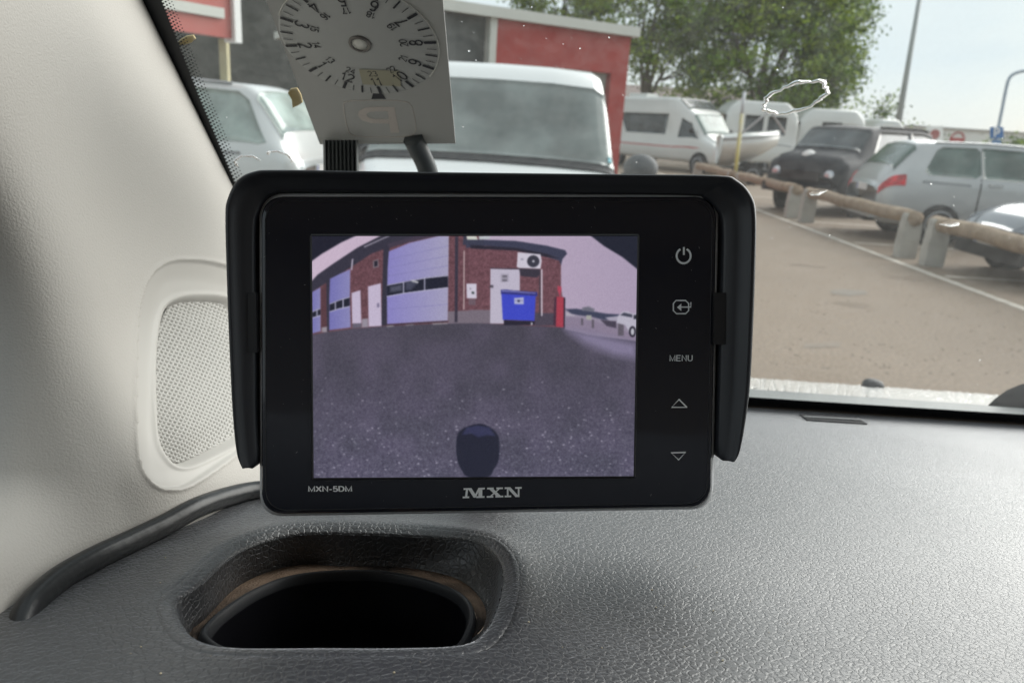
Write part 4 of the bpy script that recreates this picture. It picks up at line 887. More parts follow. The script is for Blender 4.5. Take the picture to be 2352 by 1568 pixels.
water_patch(1878, 442, 17, 6, R(10), .0008, 15, 'small water smear on the glass in front of the rail fence', .4)
water_patch(2183, 514, 18, 5.5, R(8), .0008, 17, 'small water smear on the glass in front of the grey car', .4)
q = MB()
for _ in range(120):
    px, py = random.uniform(400, 2352), random.uniform(-10, 900)
    if px < edge_x(py)+60: continue
    c = on_ws(px, py, -.0008); r_ = random.choice([.00015, .0002, .00025, .0003, .0005])*random.uniform(.7, 1.3)
    q.lathe(c, WN, [(r_, 0), (r_*.8, r_*.35), (r_*.3, r_*.5)], 7)
tag(q.build('rain_drops', Mwater, None, True), 'tiny rain drops scattered over the windscreen', 'rain drops', kind='stuff')
Mleafy = mat('fallen_leaf', (.62, .45, .16), .6, noise=(300, .2, (.70, .56, .26)))
def leaf(pts, lb):
    V = [on_ws(*p, -.0009) for p in pts]; W = [v+WN*.0006 for v in V]; n_ = len(V)
    o = obj('fallen_leaf', V+W, [tuple(range(n_)), tuple(range(2*n_-1, n_-1, -1))]+[(i, i+n_, (i+1) % n_+n_, (i+1) % n_) for i in range(n_)], Mleafy); tag(o, lb, 'leaf', 'leaves stuck to the windscreen')
leaf([(409, 98), (415, 92), (428, 84), (444, 82), (449, 90), (440, 98), (425, 103), (412, 104)], 'small yellow leaf stuck over the black dotted border')
leaf([(661, 214), (668, 205), (682, 203), (691, 218), (695, 236), (684, 243), (672, 248), (670, 230)], 'yellow leaf piece beside the left edge of the parking disc')

# ---- parking disc
CU3 = np.array([0, -math.cos(R(35)), math.sin(R(35))]); CN3 = np.array([0, math.sin(R(35)), math.cos(R(35))]); C0 = at(830, 97, .312)
def on_card(px, py, off=0.): d = ray(px, py); return EYE+d*((CN3@(C0-CN3*off-EYE))/(CN3@d))
e1 = on_card(1046, 330)-on_card(735, 332); e1 /= np.linalg.norm(e1); e2 = np.cross(e1, CN3); e2 = e2 if e2@CU3 > 0 else -e2
cf = lambda a, b_, c=0.: C0+e1*a+e2*b_-CN3*c
bl, br = on_card(735, 332), on_card(1046, 330); dl_, dr_ = on_card(610, 0)-bl, on_card(1017, 0)-br
root = thing('parking_disc', 'grey plastic parking disc standing against the windscreen above the monitor', 'parking disc', (bl+br)/2)
tl_, tr_ = bl+dl_*1.35, br+dr_*1.35
q = MB(); f4 = [bl, br, tr_, tl_]; q.add([v for v in f4]+[v+CN3*.0012 for v in f4], [(0, 1, 2, 3), (7, 6, 5, 4), (0, 4, 5, 1), (1, 5, 6, 2), (2, 6, 7, 3), (3, 7, 4, 0)])
Mcard = mat('card_grey', (.35, .355, .36), .5, noise=(30, .3, (.36, .365, .37)))
def translucent(M, f):
    t = M.node_tree; b = t.nodes['Principled BSDF']; o_ = [n for n in t.nodes if n.type == 'OUTPUT_MATERIAL'][0]; tl = N(t, 'ShaderNodeBsdfTranslucent'); tl.inputs[0].default_value = (.62, .61, .57, 1)
    mxx = N(t, 'ShaderNodeMixShader'); mxx.inputs[0].default_value = f; t.links.new(b.outputs[0], mxx.inputs[1]); t.links.new(tl.outputs[0], mxx.inputs[2]); t.links.new(mxx.outputs[0], o_.inputs[0])
translucent(Mcard, .26)
q.build('card', Mcard, root)
RD = np.linalg.norm(on_card(1006, 98)-on_card(652, 98))/2; C0 = (on_card(1006, 98)+on_card(652, 98))/2
q = MB(); q.lathe(C0, -CN3, [(RD, -.0002), (RD, .0004), (RD*.985, .0006)], 96); Mdial = mat('dial_grey', (.47, .485, .475), .45); q.build('dial', Mdial, root)
MB().tube([cf(RD*1.003*math.cos(a), RD*1.003*math.sin(a), .0006) for a in np.linspace(-.7, 2.6, 60)], .0003, 6).build('dial_edge', mat('dial_edge', (.62, .62, .58), .3), root, True)
Myel = mat('patch_yellowish', (.40, .385, .285), .5)
MB().add([cf(*p, .0009) for p in ((-.2*RD, -.78*RD), (.33*RD, -.84*RD), (.38*RD, -.52*RD), (-.16*RD, -.47*RD))], [(0, 1, 2, 3)]).build('window_patch', Myel, root)
Mink = mat('ink', (.015, .016, .022), .5)
q = MB()
for k_ in range(60):
    if k_ % 5 not in (0,) and False: continue
for k_ in range(96):
    a = R(-90+k_*3.75)
    if k_ % 2: continue
    big = k_ % 8 == 0; half_ = k_ % 8 == 4
    w = .021 if big else (.012 if half_ else .005); r0, r1 = (.83, .985) if big or half_ else (.85, .975)
    c, s_ = math.cos(a), math.sin(a)
    P_ = [((r0*c-w*s_)*RD, (r0*s_+w*c)*RD), ((r0*c+w*s_)*RD, (r0*s_-w*c)*RD), ((r1*c+w*s_)*RD, (r1*s_-w*c)*RD), ((r1*c-w*s_)*RD, (r1*s_+w*c)*RD)]
    q.add([cf(*p, .001) for p in P_], [(0, 1, 2, 3)])
q.build('hour_ticks', Mink, root)
q = MB()
for hnum in range(1, 13):
    ang_ = -90-(hnum-11)*30; a = R(ang_)
    for txt, rr_, sz in ((str(hnum), .725, .23), (str(hnum+12), .565, .14)):
        V, Fc = stroke_text(txt, sz*RD*.72, .135, .10); up_ = np.array([-math.cos(a), -math.sin(a)]); rt = np.array([up_[1], -up_[0]])
        q.add([cf(*(np.array([math.cos(a), math.sin(a)])*rr_*RD+rt*v[0]+up_*v[1]), .0009+v[2]) for v in V], Fc)
q.build('hour_numbers', Mink, root)
MB().add([on_card(860, 204, .0004), on_card(871, 204, .0004), on_card(887, 228, .0004), on_card(853, 228, .0004)], [(0, 1, 2, 3)]).build('pointer', Mink, root)
Mfaint = mat('faint_print', (.58, .535, .50), .5)
q = MB()
for poly_ in ([(820, 247), (905, 246), (915, 306), (891, 306), (886, 283), (850, 283), (830, 276), (821, 263)],):
    pass
q.add([on_card(x, y, .0002) for x, y in ((889, 246), (900, 246), (906, 246), (917, 305), (897, 305))], [(0, 2, 3, 4)])
ou = [(890, 246), (858, 246), (838, 248), (824, 256), (822, 266), (832, 277), (852, 283), (893, 284)]; inn = [(891, 256), (862, 256), (850, 257), (843, 261), (842, 266), (848, 271), (860, 274), (893, 274)]
for i in range(7): q.add([on_card(*p, .00025) for p in (ou[i], ou[i+1], inn[i+1], inn[i])], [(0, 1, 2, 3)])
q.build('letter_p', Mfaint, root)
rr_ = smooth_path([on_card(*p, .0001) for p in ((800, 233), (880, 231), (925, 233), (945, 244), (955, 290), (950, 308), (925, 314), (850, 315), (815, 312), (800, 300), (790, 250))], 5, True)
MB().tube(rr_+[rr_[0]], .00022, 4).build('square_outline', Mfaint, root, True)
V = on_card(830, 97, .0012)
MB().lathe(C0, -CN3, [(.0048, .0005), (.0048, .0012), (.0036, .0014), (.0034, .0003)], 24).build('eyelet', mat('eyelet_ring', (.16, .15, .14), .35, .6), root, True)
MB().lathe(C0, -CN3, [(.0034, .0006), (.0034, .0010), (.001, .0011)], 24).build('eyelet_hole_light', mat('eyelet_bright', (.78, .78, .73), .3), root, True)  # pale disc, the brightness seen through the hole put into its colour
# ribbed foot and cable seen below the disc
root = thing('glass_mount', 'dark ribbed mount foot under the lower left corner of the parking disc', 'mount', on_ws(780, 360, .004))
q = MB()
for i in range(9):
    x0 = 742+i*9.0; q.add([on_ws(x0, 322, .004), on_ws(x0+9, 322, .004), on_ws(x0+9+2, 470, .006), on_ws(x0+2, 470, .006), on_ws(x0+4.5, 322, .007), on_ws(x0+6.5, 470, .009)], [(0, 4, 5, 3), (4, 1, 2, 5)])
q.build('ribbed_plate', mat('mount_grey', (.10, .112, .115), .6), root)
o = MB().tube(smooth_path([on_ws(948, 318, .004), on_ws(962, 345, .004), on_ws(975, 372, .005), on_ws(984, 400, .006), on_ws(990, 450, .008)], 5), [.0052]*21, 12).build('power_lead', mat('lead_grey', (.06, .07, .075), .5), None, True)
tag(o, 'dark curved lead on the glass below the middle of the parking disc', 'lead')

# ================================================================== MONITOR
MD = .234; MO = at(1088, 818, MD)
mu_ = cU*math.cos(R(3.5))-cF*math.sin(R(3.5)); mr_ = cR*math.cos(R(1.3))+cF*math.sin(R(1.3)); mn_ = np.cross(mr_, mu_); mn_ /= np.linalg.norm(mn_); mu_ = np.cross(mn_, mr_)
def mloc(px, py, z=0.):
    d = ray(px, py); P = EYE+d*((mn_@(MO+mn_*z-EYE))/(mn_@d)); return np.array([(P-MO)@mr_, (P-MO)@mu_])
mw = lambda a, b_, c=0.: MO+mr_*a+mu_*b_+mn_*c
root = thing('rear_view_monitor', 'black reversing camera monitor with sunshade standing on the dashboard', 'monitor', on_dash(1120, 1195))
Msil = mat('silver_plastic', (.62, .63, .64), .35, .25); Mgloss = mat('glossy_black', (.010, .012, .020), .08, 0, .45, coat=.2)
Mhood = mat('hood_black', (.020, .022, .027), .36, bump=('noise', 2500, .08, .0002))
def rounded(c4, r, n=8):
    out = []; L = len(c4)
    for i in range(L):
        p = np.array(c4[i]); a = np.array(c4[i-1])-p; b_ = np.array(c4[(i+1) % L])-p; a /= np.linalg.norm(a); b_ /= np.linalg.norm(b_)
        s_, e = p+a*r, p+b_*r
        for k in range(n+1): u = k/n; out.append((1-u)**2*s_*1+2*u*(1-u)*(p*.86+(s_+e)/2*.14)+u*u*e)
    return out
cb = [mloc(589, 440), mloc(1657, 441), mloc(1643, 1174), mloc(591, 1191)]
ring0 = rounded(cb, .0068)
def inset(rg_, d):
    c = np.mean(rg_, 0); hw = np.max(np.abs(np.array(rg_)-c), 0); return [c+(p-c)*(1-d/hw) for p in rg_]
V = []; prof = [(.0035, -.0235), (.0008, -.022), (0, -.020), (0, -.0030), (.0004, -.0014), (.0012, -.0005), (.0018, -.0004)]
for d, z in prof: V += [mw(p[0], p[1], z) for p in inset(ring0, d)]
n_ = len(ring0); obj('case', V, grid_faces(len(prof), n_, True)+[tuple(range(n_))], Msil, root, True)
V = []; prof = [(.0015, -.0012), (.0016, .0002), (.0020, .0007), (.0028, .0008), (.0029, .0006), (.0031, .0008)]
for d, z in prof: V += [mw(p[0], p[1], z) for p in inset(ring0, d)]
obj('front_panel', V, grid_faces(len(prof), n_, True)+[tuple((len(prof)-1)*n_+k for k in range(n_))], Mgloss, root, False)
# fine raised line round the glass
rr_ = [mw(p[0], p[1], .0009) for p in inset(ring0, .0030)]
MB().tube(rr_+[rr_[0]], .00013, 4).build('bezel_line', mat('bezel_line', (.035, .037, .042), .3), root, True)
# sunshade
O = [(556, 1073), (541, 1040), (531, 950), (523, 800), (517, 650), (513, 500), (518, 455), (540, 412), (578, 391), (640, 387), (900, 391), (1150, 394), (1400, 397), (1650, 400), (1698, 411), (1730, 444), (1742, 492), (1740, 620), (1735, 750), (1728, 880), (1718, 960), (1703, 1035), (1688, 1059)]
I = [(580, 1076), (590, 1050), (586, 950), (585, 800), (583, 650), (583, 525), (589, 490), (606, 458), (630, 444), (665, 438), (900, 440), (1150, 442), (1400, 444), (1590, 447), (1620, 454), (1645, 476), (1661, 512), (1661, 620), (1657, 750), (1654, 880), (1651, 960), (1650, 1040), (1660, 1058)]
Os = smooth_path([mloc(*p, .004) for p in O], 6); Is = smooth_path([mloc(*p, .0016) for p in I], 6)
prof = [(0., -.024), (0., -.001), (.02, .0022), (.07, .0040), (.15, .0048), (.25, .0046), (.33, .0036), (.62, .0022), (.93, .0016), (1., .0010), (1.0, -.016)]
V = []; L = len(Os)
for u, z in prof:
    for i in range(L): p = Os[i]*(1-u)+Is[i]*u; V.append(mw(p[0], p[1], z))
Fc = grid_faces(len(prof), L); Fc += [tuple(k*L for k in range(len(prof))), tuple(k*L+L-1 for k in range(len(prof)-1, -1, -1))]
o = obj('sunshade', V, Fc, Mhood, root, True)
# inner wall of the shade so it is a solid shell
V = []
for u, z in ((0., -.024), (.25, -.024), (.3, -.002)):
    for i in range(L): p = Os[i]*(1-u)+Is[i]*u; V.append(mw(p[0], p[1], z))
obj('shade_lining', V, grid_faces(3, L), Mhood, root, True)
for (xa, xb) in ((574, 593), (1634, 1662)):
    a0, a1 = mloc(xa, 672), mloc(xb, 672); a2, a3 = mloc(xb+(-1 if xa > 1000 else 2), 790 if xa > 1000 else 808), mloc(xa, 790 if xa > 1000 else 808)
    q = MB(); P_ = [a0, a1, a2, a3]; q.add([mw(*p, .0022) for p in P_]+[mw(*p, -.012) for p in P_], [(0, 1, 2, 3), (0, 4, 5, 1), (1, 5, 6, 2), (2, 6, 7, 3), (3, 7, 4, 0)]); q.build('shade_clip', mat('clip_black', (.010, .010, .012), .5), root)
# foot behind
a = mw(.004, -.048, -.018); b_ = on_dash(1120, 1180); b_[1] = .29; b_[2] = dash_z(.29)+.001
MB().tube([mw(.004, -.03, -.024), mw(.004, -.04, -.034), b_+np.array([0, 0, .012]), b_], [.008, .010, .012, .012], 16).lathe(b_, (0, 0, 1), [(.03, -.002), (.03, .003), (.02, .006)], 28).build('stand', Mdark, root, True)
q = MB()
for _ in range(150):
    px, py = random.uniform(600, 1640), random.uniform(455, 1165)
    if 712 < px < 1470 and 536 < py < 1100: continue
    c_ = mloc(px, py); r_ = random.uniform(.00005, .00013); a0 = random.uniform(0, 3); l_ = random.choice((1, 1, 1, 3, 5))*r_
    q.add([mw(c_[0]+l_*math.cos(a0), c_[1]+l_*math.sin(a0), .00095), mw(c_[0]-r_*math.sin(a0), c_[1]+r_*math.cos(a0), .00095), mw(c_[0]-l_*math.cos(a0), c_[1]-l_*math.sin(a0), .00095), mw(c_[0]+r_*math.sin(a0), c_[1]-r_*math.cos(a0), .00095)], [(0, 1, 2, 3)])
o = q.build('dust_specks', mat('dust', (.16, .165, .17), .9), root); o['kind'] = 'stuff'
# ---- writing and symbols
Mprint = mat('print_white', (.90, .91, .91), .5); Mprintg = mat('print_grey', (.72, .75, .77), .5)
ZP = .00105
def mtext(name, txt, px, py, wpx, hpx, M, bold=0.):
    V, Fc = stroke_text(txt, .01, .19 if bold else .15); w = V[:, 0].max()-V[:, 0].min(); h_ = V[:, 1].max()-V[:, 1].min(); c = mloc(px, py)
    W = mloc(px+wpx/2, py)[0]-mloc(px-wpx/2, py)[0]; Hh = mloc(px, py-hpx/2)[1]-mloc(px, py+hpx/2)[1]; q = MB()
    for ox, oy in [(0, 0)]:
        q.add([mw(c[0]+v[0]*W/w+ox, c[1]+v[1]*Hh/h_+oy, ZP+v[2]) for v in V], Fc)
    q.build(name, M, root)
mtext('model_lettering', 'MXN-5DM', 760, 1120, 101, 15, Mprint, .00010)
mtext('menu_lettering', 'MENU', 1562.5, 821.5, 53, 16, Mprintg)
def poly3(q, pts, z=ZP): q.add([mw(*mloc(*p), z) for p in pts], [tuple(range(len(pts)))])
# slab serif letters of the maker's mark, drawn as strokes
q = MB()
x0, x1, y0, y1 = 1063, 1198, 1116, 1140
def R_(a, b_, c, d): poly3(q, [(a, b_), (c, b_), (c, d), (a, d)], ZP+.00001*(len(q.F) % 5))
sl = lambda x: -1.5*(x-1130)/68
def P4(*pts): poly3(q, [(x, y+sl(x)) for x, y in pts], ZP+.00001*(len(q.F) % 5))
P4((1066, 1117), (1081, 1117), (1092, 1131), (1103, 1117), (1114, 1117), (1114, 1121), (1110, 1121), (1110, 1136), (1115, 1136), (1115, 1140), (1095, 1140), (1095, 1136), (1099, 1136), (1099, 1126), (1089, 1139), (1086, 1139), (1076, 1126)) if False else None
for pts in ([(1065, 1117), (1080, 1117), (1080, 1121), (1065, 1121)], [(1071, 1117), (1076, 1117), (1073, 1140), (1068, 1140)], [(1063, 1136), (1078, 1136), (1078, 1140), (1063, 1140)],
            [(1074, 1117), (1083, 1117), (1093, 1133), (1088, 1139)], [(1099, 1117), (1104, 1117), (1093, 1139), (1088, 1139)], [(1099, 1117), (1108, 1117), (1108, 1140), (1099, 1140)], [(1100, 1117), (1114, 1117), (1113, 1121), (1100, 1121)], [(1094, 1136), (1113, 1136), (1113, 1140), (1094, 1140)],
            [(1119, 1117), (1134, 1117), (1134, 1121), (1119, 1121)], [(1140, 1117), (1155, 1117), (1155, 1121), (1140, 1121)], [(1118, 1136), (1133, 1136), (1133, 1140), (1118, 1140)], [(1138, 1136), (1156, 1136), (1156, 1140), (1138, 1140)],
            [(1121, 1118), (1131, 1118), (1153, 1139), (1142, 1139)], [(1147, 1118), (1151, 1118), (1127, 1139), (1122, 1139)],
            [(1159, 1117), (1172, 1117), (1172, 1121), (1159, 1121)], [(1164, 1117), (1168, 1117), (1168, 1140), (1164, 1140)], [(1159, 1136), (1174, 1136), (1174, 1140), (1159, 1140)], [(1163, 1117), (1172, 1117), (1193, 1140), (1184, 1140)], [(1189, 1117), (1193, 1117), (1193, 1140), (1189, 1140)], [(1183, 1117), (1198, 1117), (1198, 1121), (1183, 1121)]):
    P4(*pts)
q.build('maker_mark', Mprint, root)
def stroke(q, pts, w, closed=False):
    P_ = [mloc(*p) for p in pts]; 
    if closed: P_ = P_+[P_[0], P_[1]]
    q.tube([mw(p[0], p[1], ZP-.0001) for p in P_], w*MD/FPX*.5, 4, True, .25, up=mn_)
q = MB(); stroke(q, [(1568.5+16*math.cos(R(a)), 588-17*math.sin(R(a))) for a in range(118, 425, 9)], 4.6); stroke(q, [(1569, 568), (1569, 586)], 4.4); q.build('power_symbol', Mprintg, root)
q = MB(); rp_ = [(1551, 690), (1573, 690), (1580, 697), (1580, 713), (1573, 720), (1552, 720), (1545, 713), (1545, 697)]; stroke(q, rp_, 3, True); stroke(q, [(1585, 694), (1585, 705), (1562, 705)], 3)
poly3(q, [(1553, 705.5), (1563, 697), (1563, 714)], ZP); q.build('source_symbol', Mprintg, root)
q = MB(); stroke(q, [(1558, 916), (1576, 934), (1541, 934)], 3.6, True); q.build('up_symbol', Mprint, root)
q = MB(); stroke(q, [(1540, 1038), (1573, 1037), (1557, 1054)], 3.6, True); q.build('down_symbol', Mprint, root)
# ---- the picture on the screen (a lit display): colours computed per vertex
NW, NH = 520, 384
CW, CH = 1.0, 1.0
c00, c10, c01, c11 = mloc(716, 541), mloc(1465, 541), mloc(720, 1098), mloc(1456, 1094)
# canvas in photo pixels
UU, VVv = np.meshgrid((np.arange(NW)+.5)/NW, (np.arange(NH)+.5)/NH, indexing='ij')
lx = 716+4*VVv; rx_ = 1465-9*VVv; CX = lx+(rx_-lx)*UU; CY = 541+(557-4*UU)*VVv
img = np.zeros((NW, NH, 3)); 
def fnoise(s, seed):
    rg = np.random.default_rng(seed); g_ = rg.random((int(NW/s)+3, int(NH/s)+3)); x = np.arange(NW)/s; y = np.arange(NH)/s; xi, yi = x.astype(int), y.astype(int); fx, fy = (x-xi)[:, None], (y-yi)[None]
    fx, fy = fx*fx*(3-2*fx), fy*fy*(3-2*fy)
    return (g_[xi][:, yi]*(1-fx)*(1-fy)+g_[xi+1][:, yi]*fx*(1-fy)+g_[xi][:, yi+1]*(1-fx)*fy+g_[xi+1][:, yi+1]*fx*fy)
def A_(p): return ((1150+p[0]/1.68)/1.7143, (850+p[1]/1.68)/1.7143)
def B_(p): return ((1200+p[0]/3.36)/1.7143, (900+p[1]/3.36)/1.7143)
def D_(p): return ((1850+p[0]/3.36)/1.7143, (900+p[1]/3.36)/1.7143)
def C_(p): return ((1150+p[0]/1.68)/1.7143, (1350+p[1]/1.68)/1.7143)
def fill(pts, col, f=None, fe=1.1):
    pts = [f(p) for p in pts] if f else pts; m_ = inpoly(CX, CY, pts); d = polydist(CX, CY, pts); a = np.clip(.5+np.where(m_, d, -d)/(2*fe), 0, 1)[..., None]
    img[:] = img*(1-a)+np.broadcast_to(np.asarray(col, float), img.shape)*a
def shade(col1, col2, t): return np.asarray(col1, float)*(1-t[..., None])+np.asarray(col2, float)*t[..., None]
img[:] = shade((205, 185, 205), (172, 158, 182), np.clip((CX-716)/748, 0, 1))
fill([(700, 741), (1480, 741), (1480, 1110), (700, 1110)], (78, 74, 90))
BR = np.array((106, 74, 82.)); bn = fnoise(2.2, 3)[..., None]; vnz = np.abs(np.sin(CY*1.0+.0016*(CX-1150)**2*.02))[..., None]
# distant lot on the right
fill([(1800, 600), (1840, 625), (1960, 610), (2060, 640), (2160, 650), (2300, 640), (2300, 820), (1800, 760)], (150, 140, 160), A_)
fill([(1255, 1050), (1400, 1045), (1640, 1085), (1800, 1110), (1980, 1120), (1990, 1190), (1760, 1190), (1600, 1150), (1440, 1130), (1330, 1110)], (66, 70, 92), D_, 1.5)
fill([(1480, 1030), (1560, 1015), (1640, 1050), (1630, 1080), (1470, 1070)], (110, 110, 124), D_, 2)
fill([(1260, 1080), (1330, 1110), (1400, 1140), (1260, 1140)], (175, 168, 182), D_, 1)
fill([(1530, 1130), (1600, 1130), (1600, 1190), (1530, 1190)], (165, 165, 160), D_, 1); fill([(1310, 1180), (1370, 1180), (1370, 1210), (1310, 1210)], (52, 50, 62), D_, 1)
fill([(1260, 1150), (1440, 1170), (1720, 1230), (1920, 1290), (2200, 1400), (2200, 1460), (1250, 1300)], (140, 128, 150), D_, 2)
fill([(1720, 1190), (1930, 1210), (1930, 1300), (1800, 1270)], (74, 68, 84), D_, 1.5)
fill([(1780, 1160), (1960, 1140), (1980, 1200), (1840, 1200)], (165, 160, 178), D_, 1)
for (x, w, y0_, y1_) in ((1475, 14, 1170, 1260), (1618, 16, 1190, 1300), (1990, 38, 1220, 1400)): fill([(x-w, y0_), (x+w, y0_), (x+w, y1_), (x-w, y1_)], (98, 92, 104), D_, .8)
fill([(1950, 1140), (2010, 1085), (2080, 1080), (2150, 1110), (2220, 1110), (2220, 1400), (2120, 1390), (2050, 1260), (1930, 1230)], (186, 182, 198), D_, 1)
fill([(1980, 1130), (2030, 1095), (2140, 1120), (2140, 1160)], (70, 72, 88), D_, 1); fill([(2160, 1130), (2215, 1120), (2215, 1180), (2160, 1180)], (50, 52, 64), D_, 1)
cc_ = [(2145+48*math.cos(a), 1345+72*math.sin(a)) for a in np.arange(0, 6.28, .3)]; fill(cc_, (40, 38, 50), D_, .8); fill([(2145+24*math.cos(a), 1345+46*math.sin(a)) for a in np.arange(0, 6.28, .3)], (190, 190, 200), D_, .8)
# building: brick body
body = [(98, 690), (200, 610), (520, 375), (1010, 95), (1100, 60), (2352, 60), (2352, 1250), (1900, 1230), (1080, 1290), (600, 1330), (100, 1400)]
fill(body, BR*(.85+.3*bn), B_)
fill([(2250, 60), (3000, 130), (3600, 300), (3540, 420), (3540, 1260), (2250, 1240)], None or (0, 0, 0), lambda p: B_(p)) if False else None
fill([(-20, 250), (700, 180), (1200, 330), (1195, 480), (1195, 760), (1215, 900), (1210, 1290), (-20, 1230)], BR*(.74+.28*bn+.26*vnz), D_)
# roof band + gutter
fill([(98, 690), (98, 830), (300, 700), (620, 500), (880, 330), (1200, 215), (1500, 130), (1530, 95), (1160, 82), (1040, 85), (1010, 95), (700, 250), (380, 460), (180, 600)], (58, 56, 70), B_, 1)
fill([(780, 235), (1100, 95), (1130, 100), (790, 252)], (140, 135, 150), B_, .6)
fill([(0, 145), (200, 150), (600, 165), (1000, 225), (1250, 285), (1275, 330), (1215, 400), (1195, 480), (1170, 420), (1000, 370), (600, 280), (200, 225), (-60, 255), (-60, 140)], (64, 66, 86), D_, 1)
fill([(0, 215), (600, 255), (1000, 330), (1170, 390), (1000, 372), (600, 290), (0, 262)], (48, 46, 58), D_, 1.2)
fill([(2130, 98), (2260, 98), (2280, 150), (2140, 148)], (205, 208, 200), B_, .7); fill([(2290, 98), (2440, 98), (2440, 138), (2300, 150)], (185, 190, 195), B_, .7)
fill([(2090, 60), (2130, 60), (2130, 205), (2090, 205)], (60, 62, 78), B_, .7); fill([(2085, 150), (2360, 150), (2360, 215), (2085, 215)], (64, 66, 84), B_, .7)
# plinth
fill([(1890, 1080), (2352, 1060), (2352, 1250), (1890, 1230)], (120, 110, 122), B_); fill([(-20, 1062), (260, 1062), (260, 1240), (-20, 1230)], (120, 110, 122), D_)
fill([(850, 1100), (1130, 1105), (1130, 1260), (850, 1270)], (78, 72, 86), D_, 1.5)
# doors: big ones
def door(out, b0_, b1_, muls, c1, c2):
    fill(out, shade(c1, c2, np.clip((CX-min(B_(p)[0] for p in out))/max(1., max(B_(p)[0] for p in out)-min(B_(p)[0] for p in out)), 0, 1)), B_, .8)
    fill(b0_+b1_[::-1], (38, 40, 54), B_, .8)
    for a, c in zip((b0_, b1_), ((198, 194, 215), (198, 194, 215))): 
        for i in range(len(a)-1): fill([a[i], a[i+1], (a[i+1][0], a[i+1][1]+10), (a[i][0], a[i][1]+10)], c, B_, .5)
    for (x, ya, yb) in muls: fill([(x-8, ya), (x+8, ya), (x+8, yb), (x-8, yb)], (170, 168, 190), B_, .6)
fill([(1040, 235), (1120, 240), (1085, 1260), (1010, 1270)], (56, 54, 68), B_, 1)
door([(1110, 300), (1380, 190), (1640, 130), (1760, 100), (1898, 98), (1885, 1200), (1500, 1220), (1088, 1245), (1085, 900), (1095, 500)], [(1085, 735), (1300, 695), (1600, 640), (1888, 610)], [(1085, 880), (1300, 840), (1600, 800), (1888, 765)], [(1302, 695, 845), (1580, 650, 800)], (138, 132, 196), (166, 162, 190))
fill([(1110, 260), (1380, 180), (1640, 122), (1780, 92), (1500, 90), (1100, 200)], (70, 62, 78), B_, 1.5)
fill([(1130, 760), (1280, 730), (1280, 810), (1130, 830)], (82, 84, 100), B_, 3); fill([(1400, 668), (1500, 690), (1490, 715), (1410, 700)], (190, 190, 196), B_, 1); fill([(1330, 700), (1400, 690), (1480, 720), (1400, 800), (1330, 800)], (70, 72, 90), B_, 3)
fill([(290, 660), (345, 640), (330, 1330), (300, 1360)], (56, 54, 68), B_, 1)
door([(340, 655), (470, 590), (605, 530), (600, 900), (610, 1290), (330, 1325), (330, 900)], [(335, 980), (460, 930), (598, 890)], [(335, 1080), (460, 1040), (598, 1010)], [(410, 955, 1060), (512, 910, 1030)], (118, 116, 180), (140, 138, 186))
door([(102, 830), (215, 765), (218, 1340), (105, 1370)], [(104, 1085), (160, 1060), (216, 1040)], [(104, 1160), (160, 1145), (216, 1125)], [(170, 1050, 1140)], (120, 118, 178), (138, 136, 184))
fill([(222, 780), (290, 730), (300, 1360), (225, 1290)], BR*.85, B_, 1); fill([(232, 1290), (300, 1280), (300, 1355), (232, 1350)], (150, 142, 152), B_, 1)
for pts in ([(622, 840), (738, 802), (750, 1235), (630, 1240)], [(836, 755), (1005, 712), (1015, 1270), (846, 1280)]): fill(pts, (196, 184, 208), B_, .7)
fill([(632, 1240), (750, 1235), (750, 1290), (632, 1300)], (104, 100, 116), B_, .8); fill([(756, 1180), (835, 1172), (840, 1285), (756, 1290)], (150, 142, 156), B_, 1)
fill([(955, 975), (985, 970), (985, 1025), (955, 1030)], (130, 122, 150), B_, 1); fill([(900, 425), (970, 400), (980, 500), (905, 518)], (130, 118, 126), B_, .8); fill([(918, 430), (962, 418), (962, 490), (918, 500)], (44, 42, 54), B_, .7)
fill([(625, 400), (645, 395), (632, 540), (612, 540)], (180, 172, 190), B_, .6)
fill([(1980, 100), (2022, 100), (2012, 1220), (1975, 1225)], (60, 56, 70), B_, .9); fill([(2092, 290), (2108, 290), (2104, 1055), (2086, 1055)], (178, 158, 160), B_, .6)
fill([(2130, 718), (2262, 718), (2265, 912), (2135, 908)], (206, 200, 216), B_, .7); fill([(2200, 820), (2232, 825), (2232, 855), (2200, 850)], (60, 70, 70), B_, .8); fill([(2172, 770), (2192, 775), (2190, 796), (2172, 794)], (140, 134, 150), B_, .8)
fill([(2160, 915), (2250, 918), (2250, 1000), (2160, 995)], (110, 92, 102), B_, 1)
# white corrugated door, heat pump, pipe
dv = (190+10*np.sin(CY*1.9))[..., None]*np.array((1., .965, 1.06))
fill([(262, 520), (650, 530), (652, 810), (430, 800), (440, 1240), (258, 1238)], np.clip(dv, 0, 255), D_, .7)
fill([(258, 512), (655, 520), (655, 534), (258, 526)], (70, 60, 72), D_, .5); fill([(405, 600), (495, 600), (495, 690), (405, 690)], (150, 145, 160), D_, 3)
for yy in (622, 676): fill([(420, yy-8), (480, yy-8), (480, yy+8), (420, yy+8)], (84, 80, 92), D_, 1)
fill([(255, 735), (300, 738), (300, 772), (255, 770)], (84, 78, 90), D_, 1)
fill([(640, 520), (920, 530), (915, 600), (880, 640), (660, 620)], (62, 58, 70), D_, 1)
fill([(622, 310), (925, 338), (940, 420), (925, 525), (640, 515), (608, 500), (615, 440)], (206, 200, 214), D_, .7)
fill([(828+82*math.cos(a), 428+78*math.sin(a)) for a in np.arange(0, 6.28, .2)], (62, 62, 74), D_, .7); fill([(830+16*math.cos(a), 428+16*math.sin(a)) for a in np.arange(0, 6.28, .5)], (190, 188, 200), D_, .8)
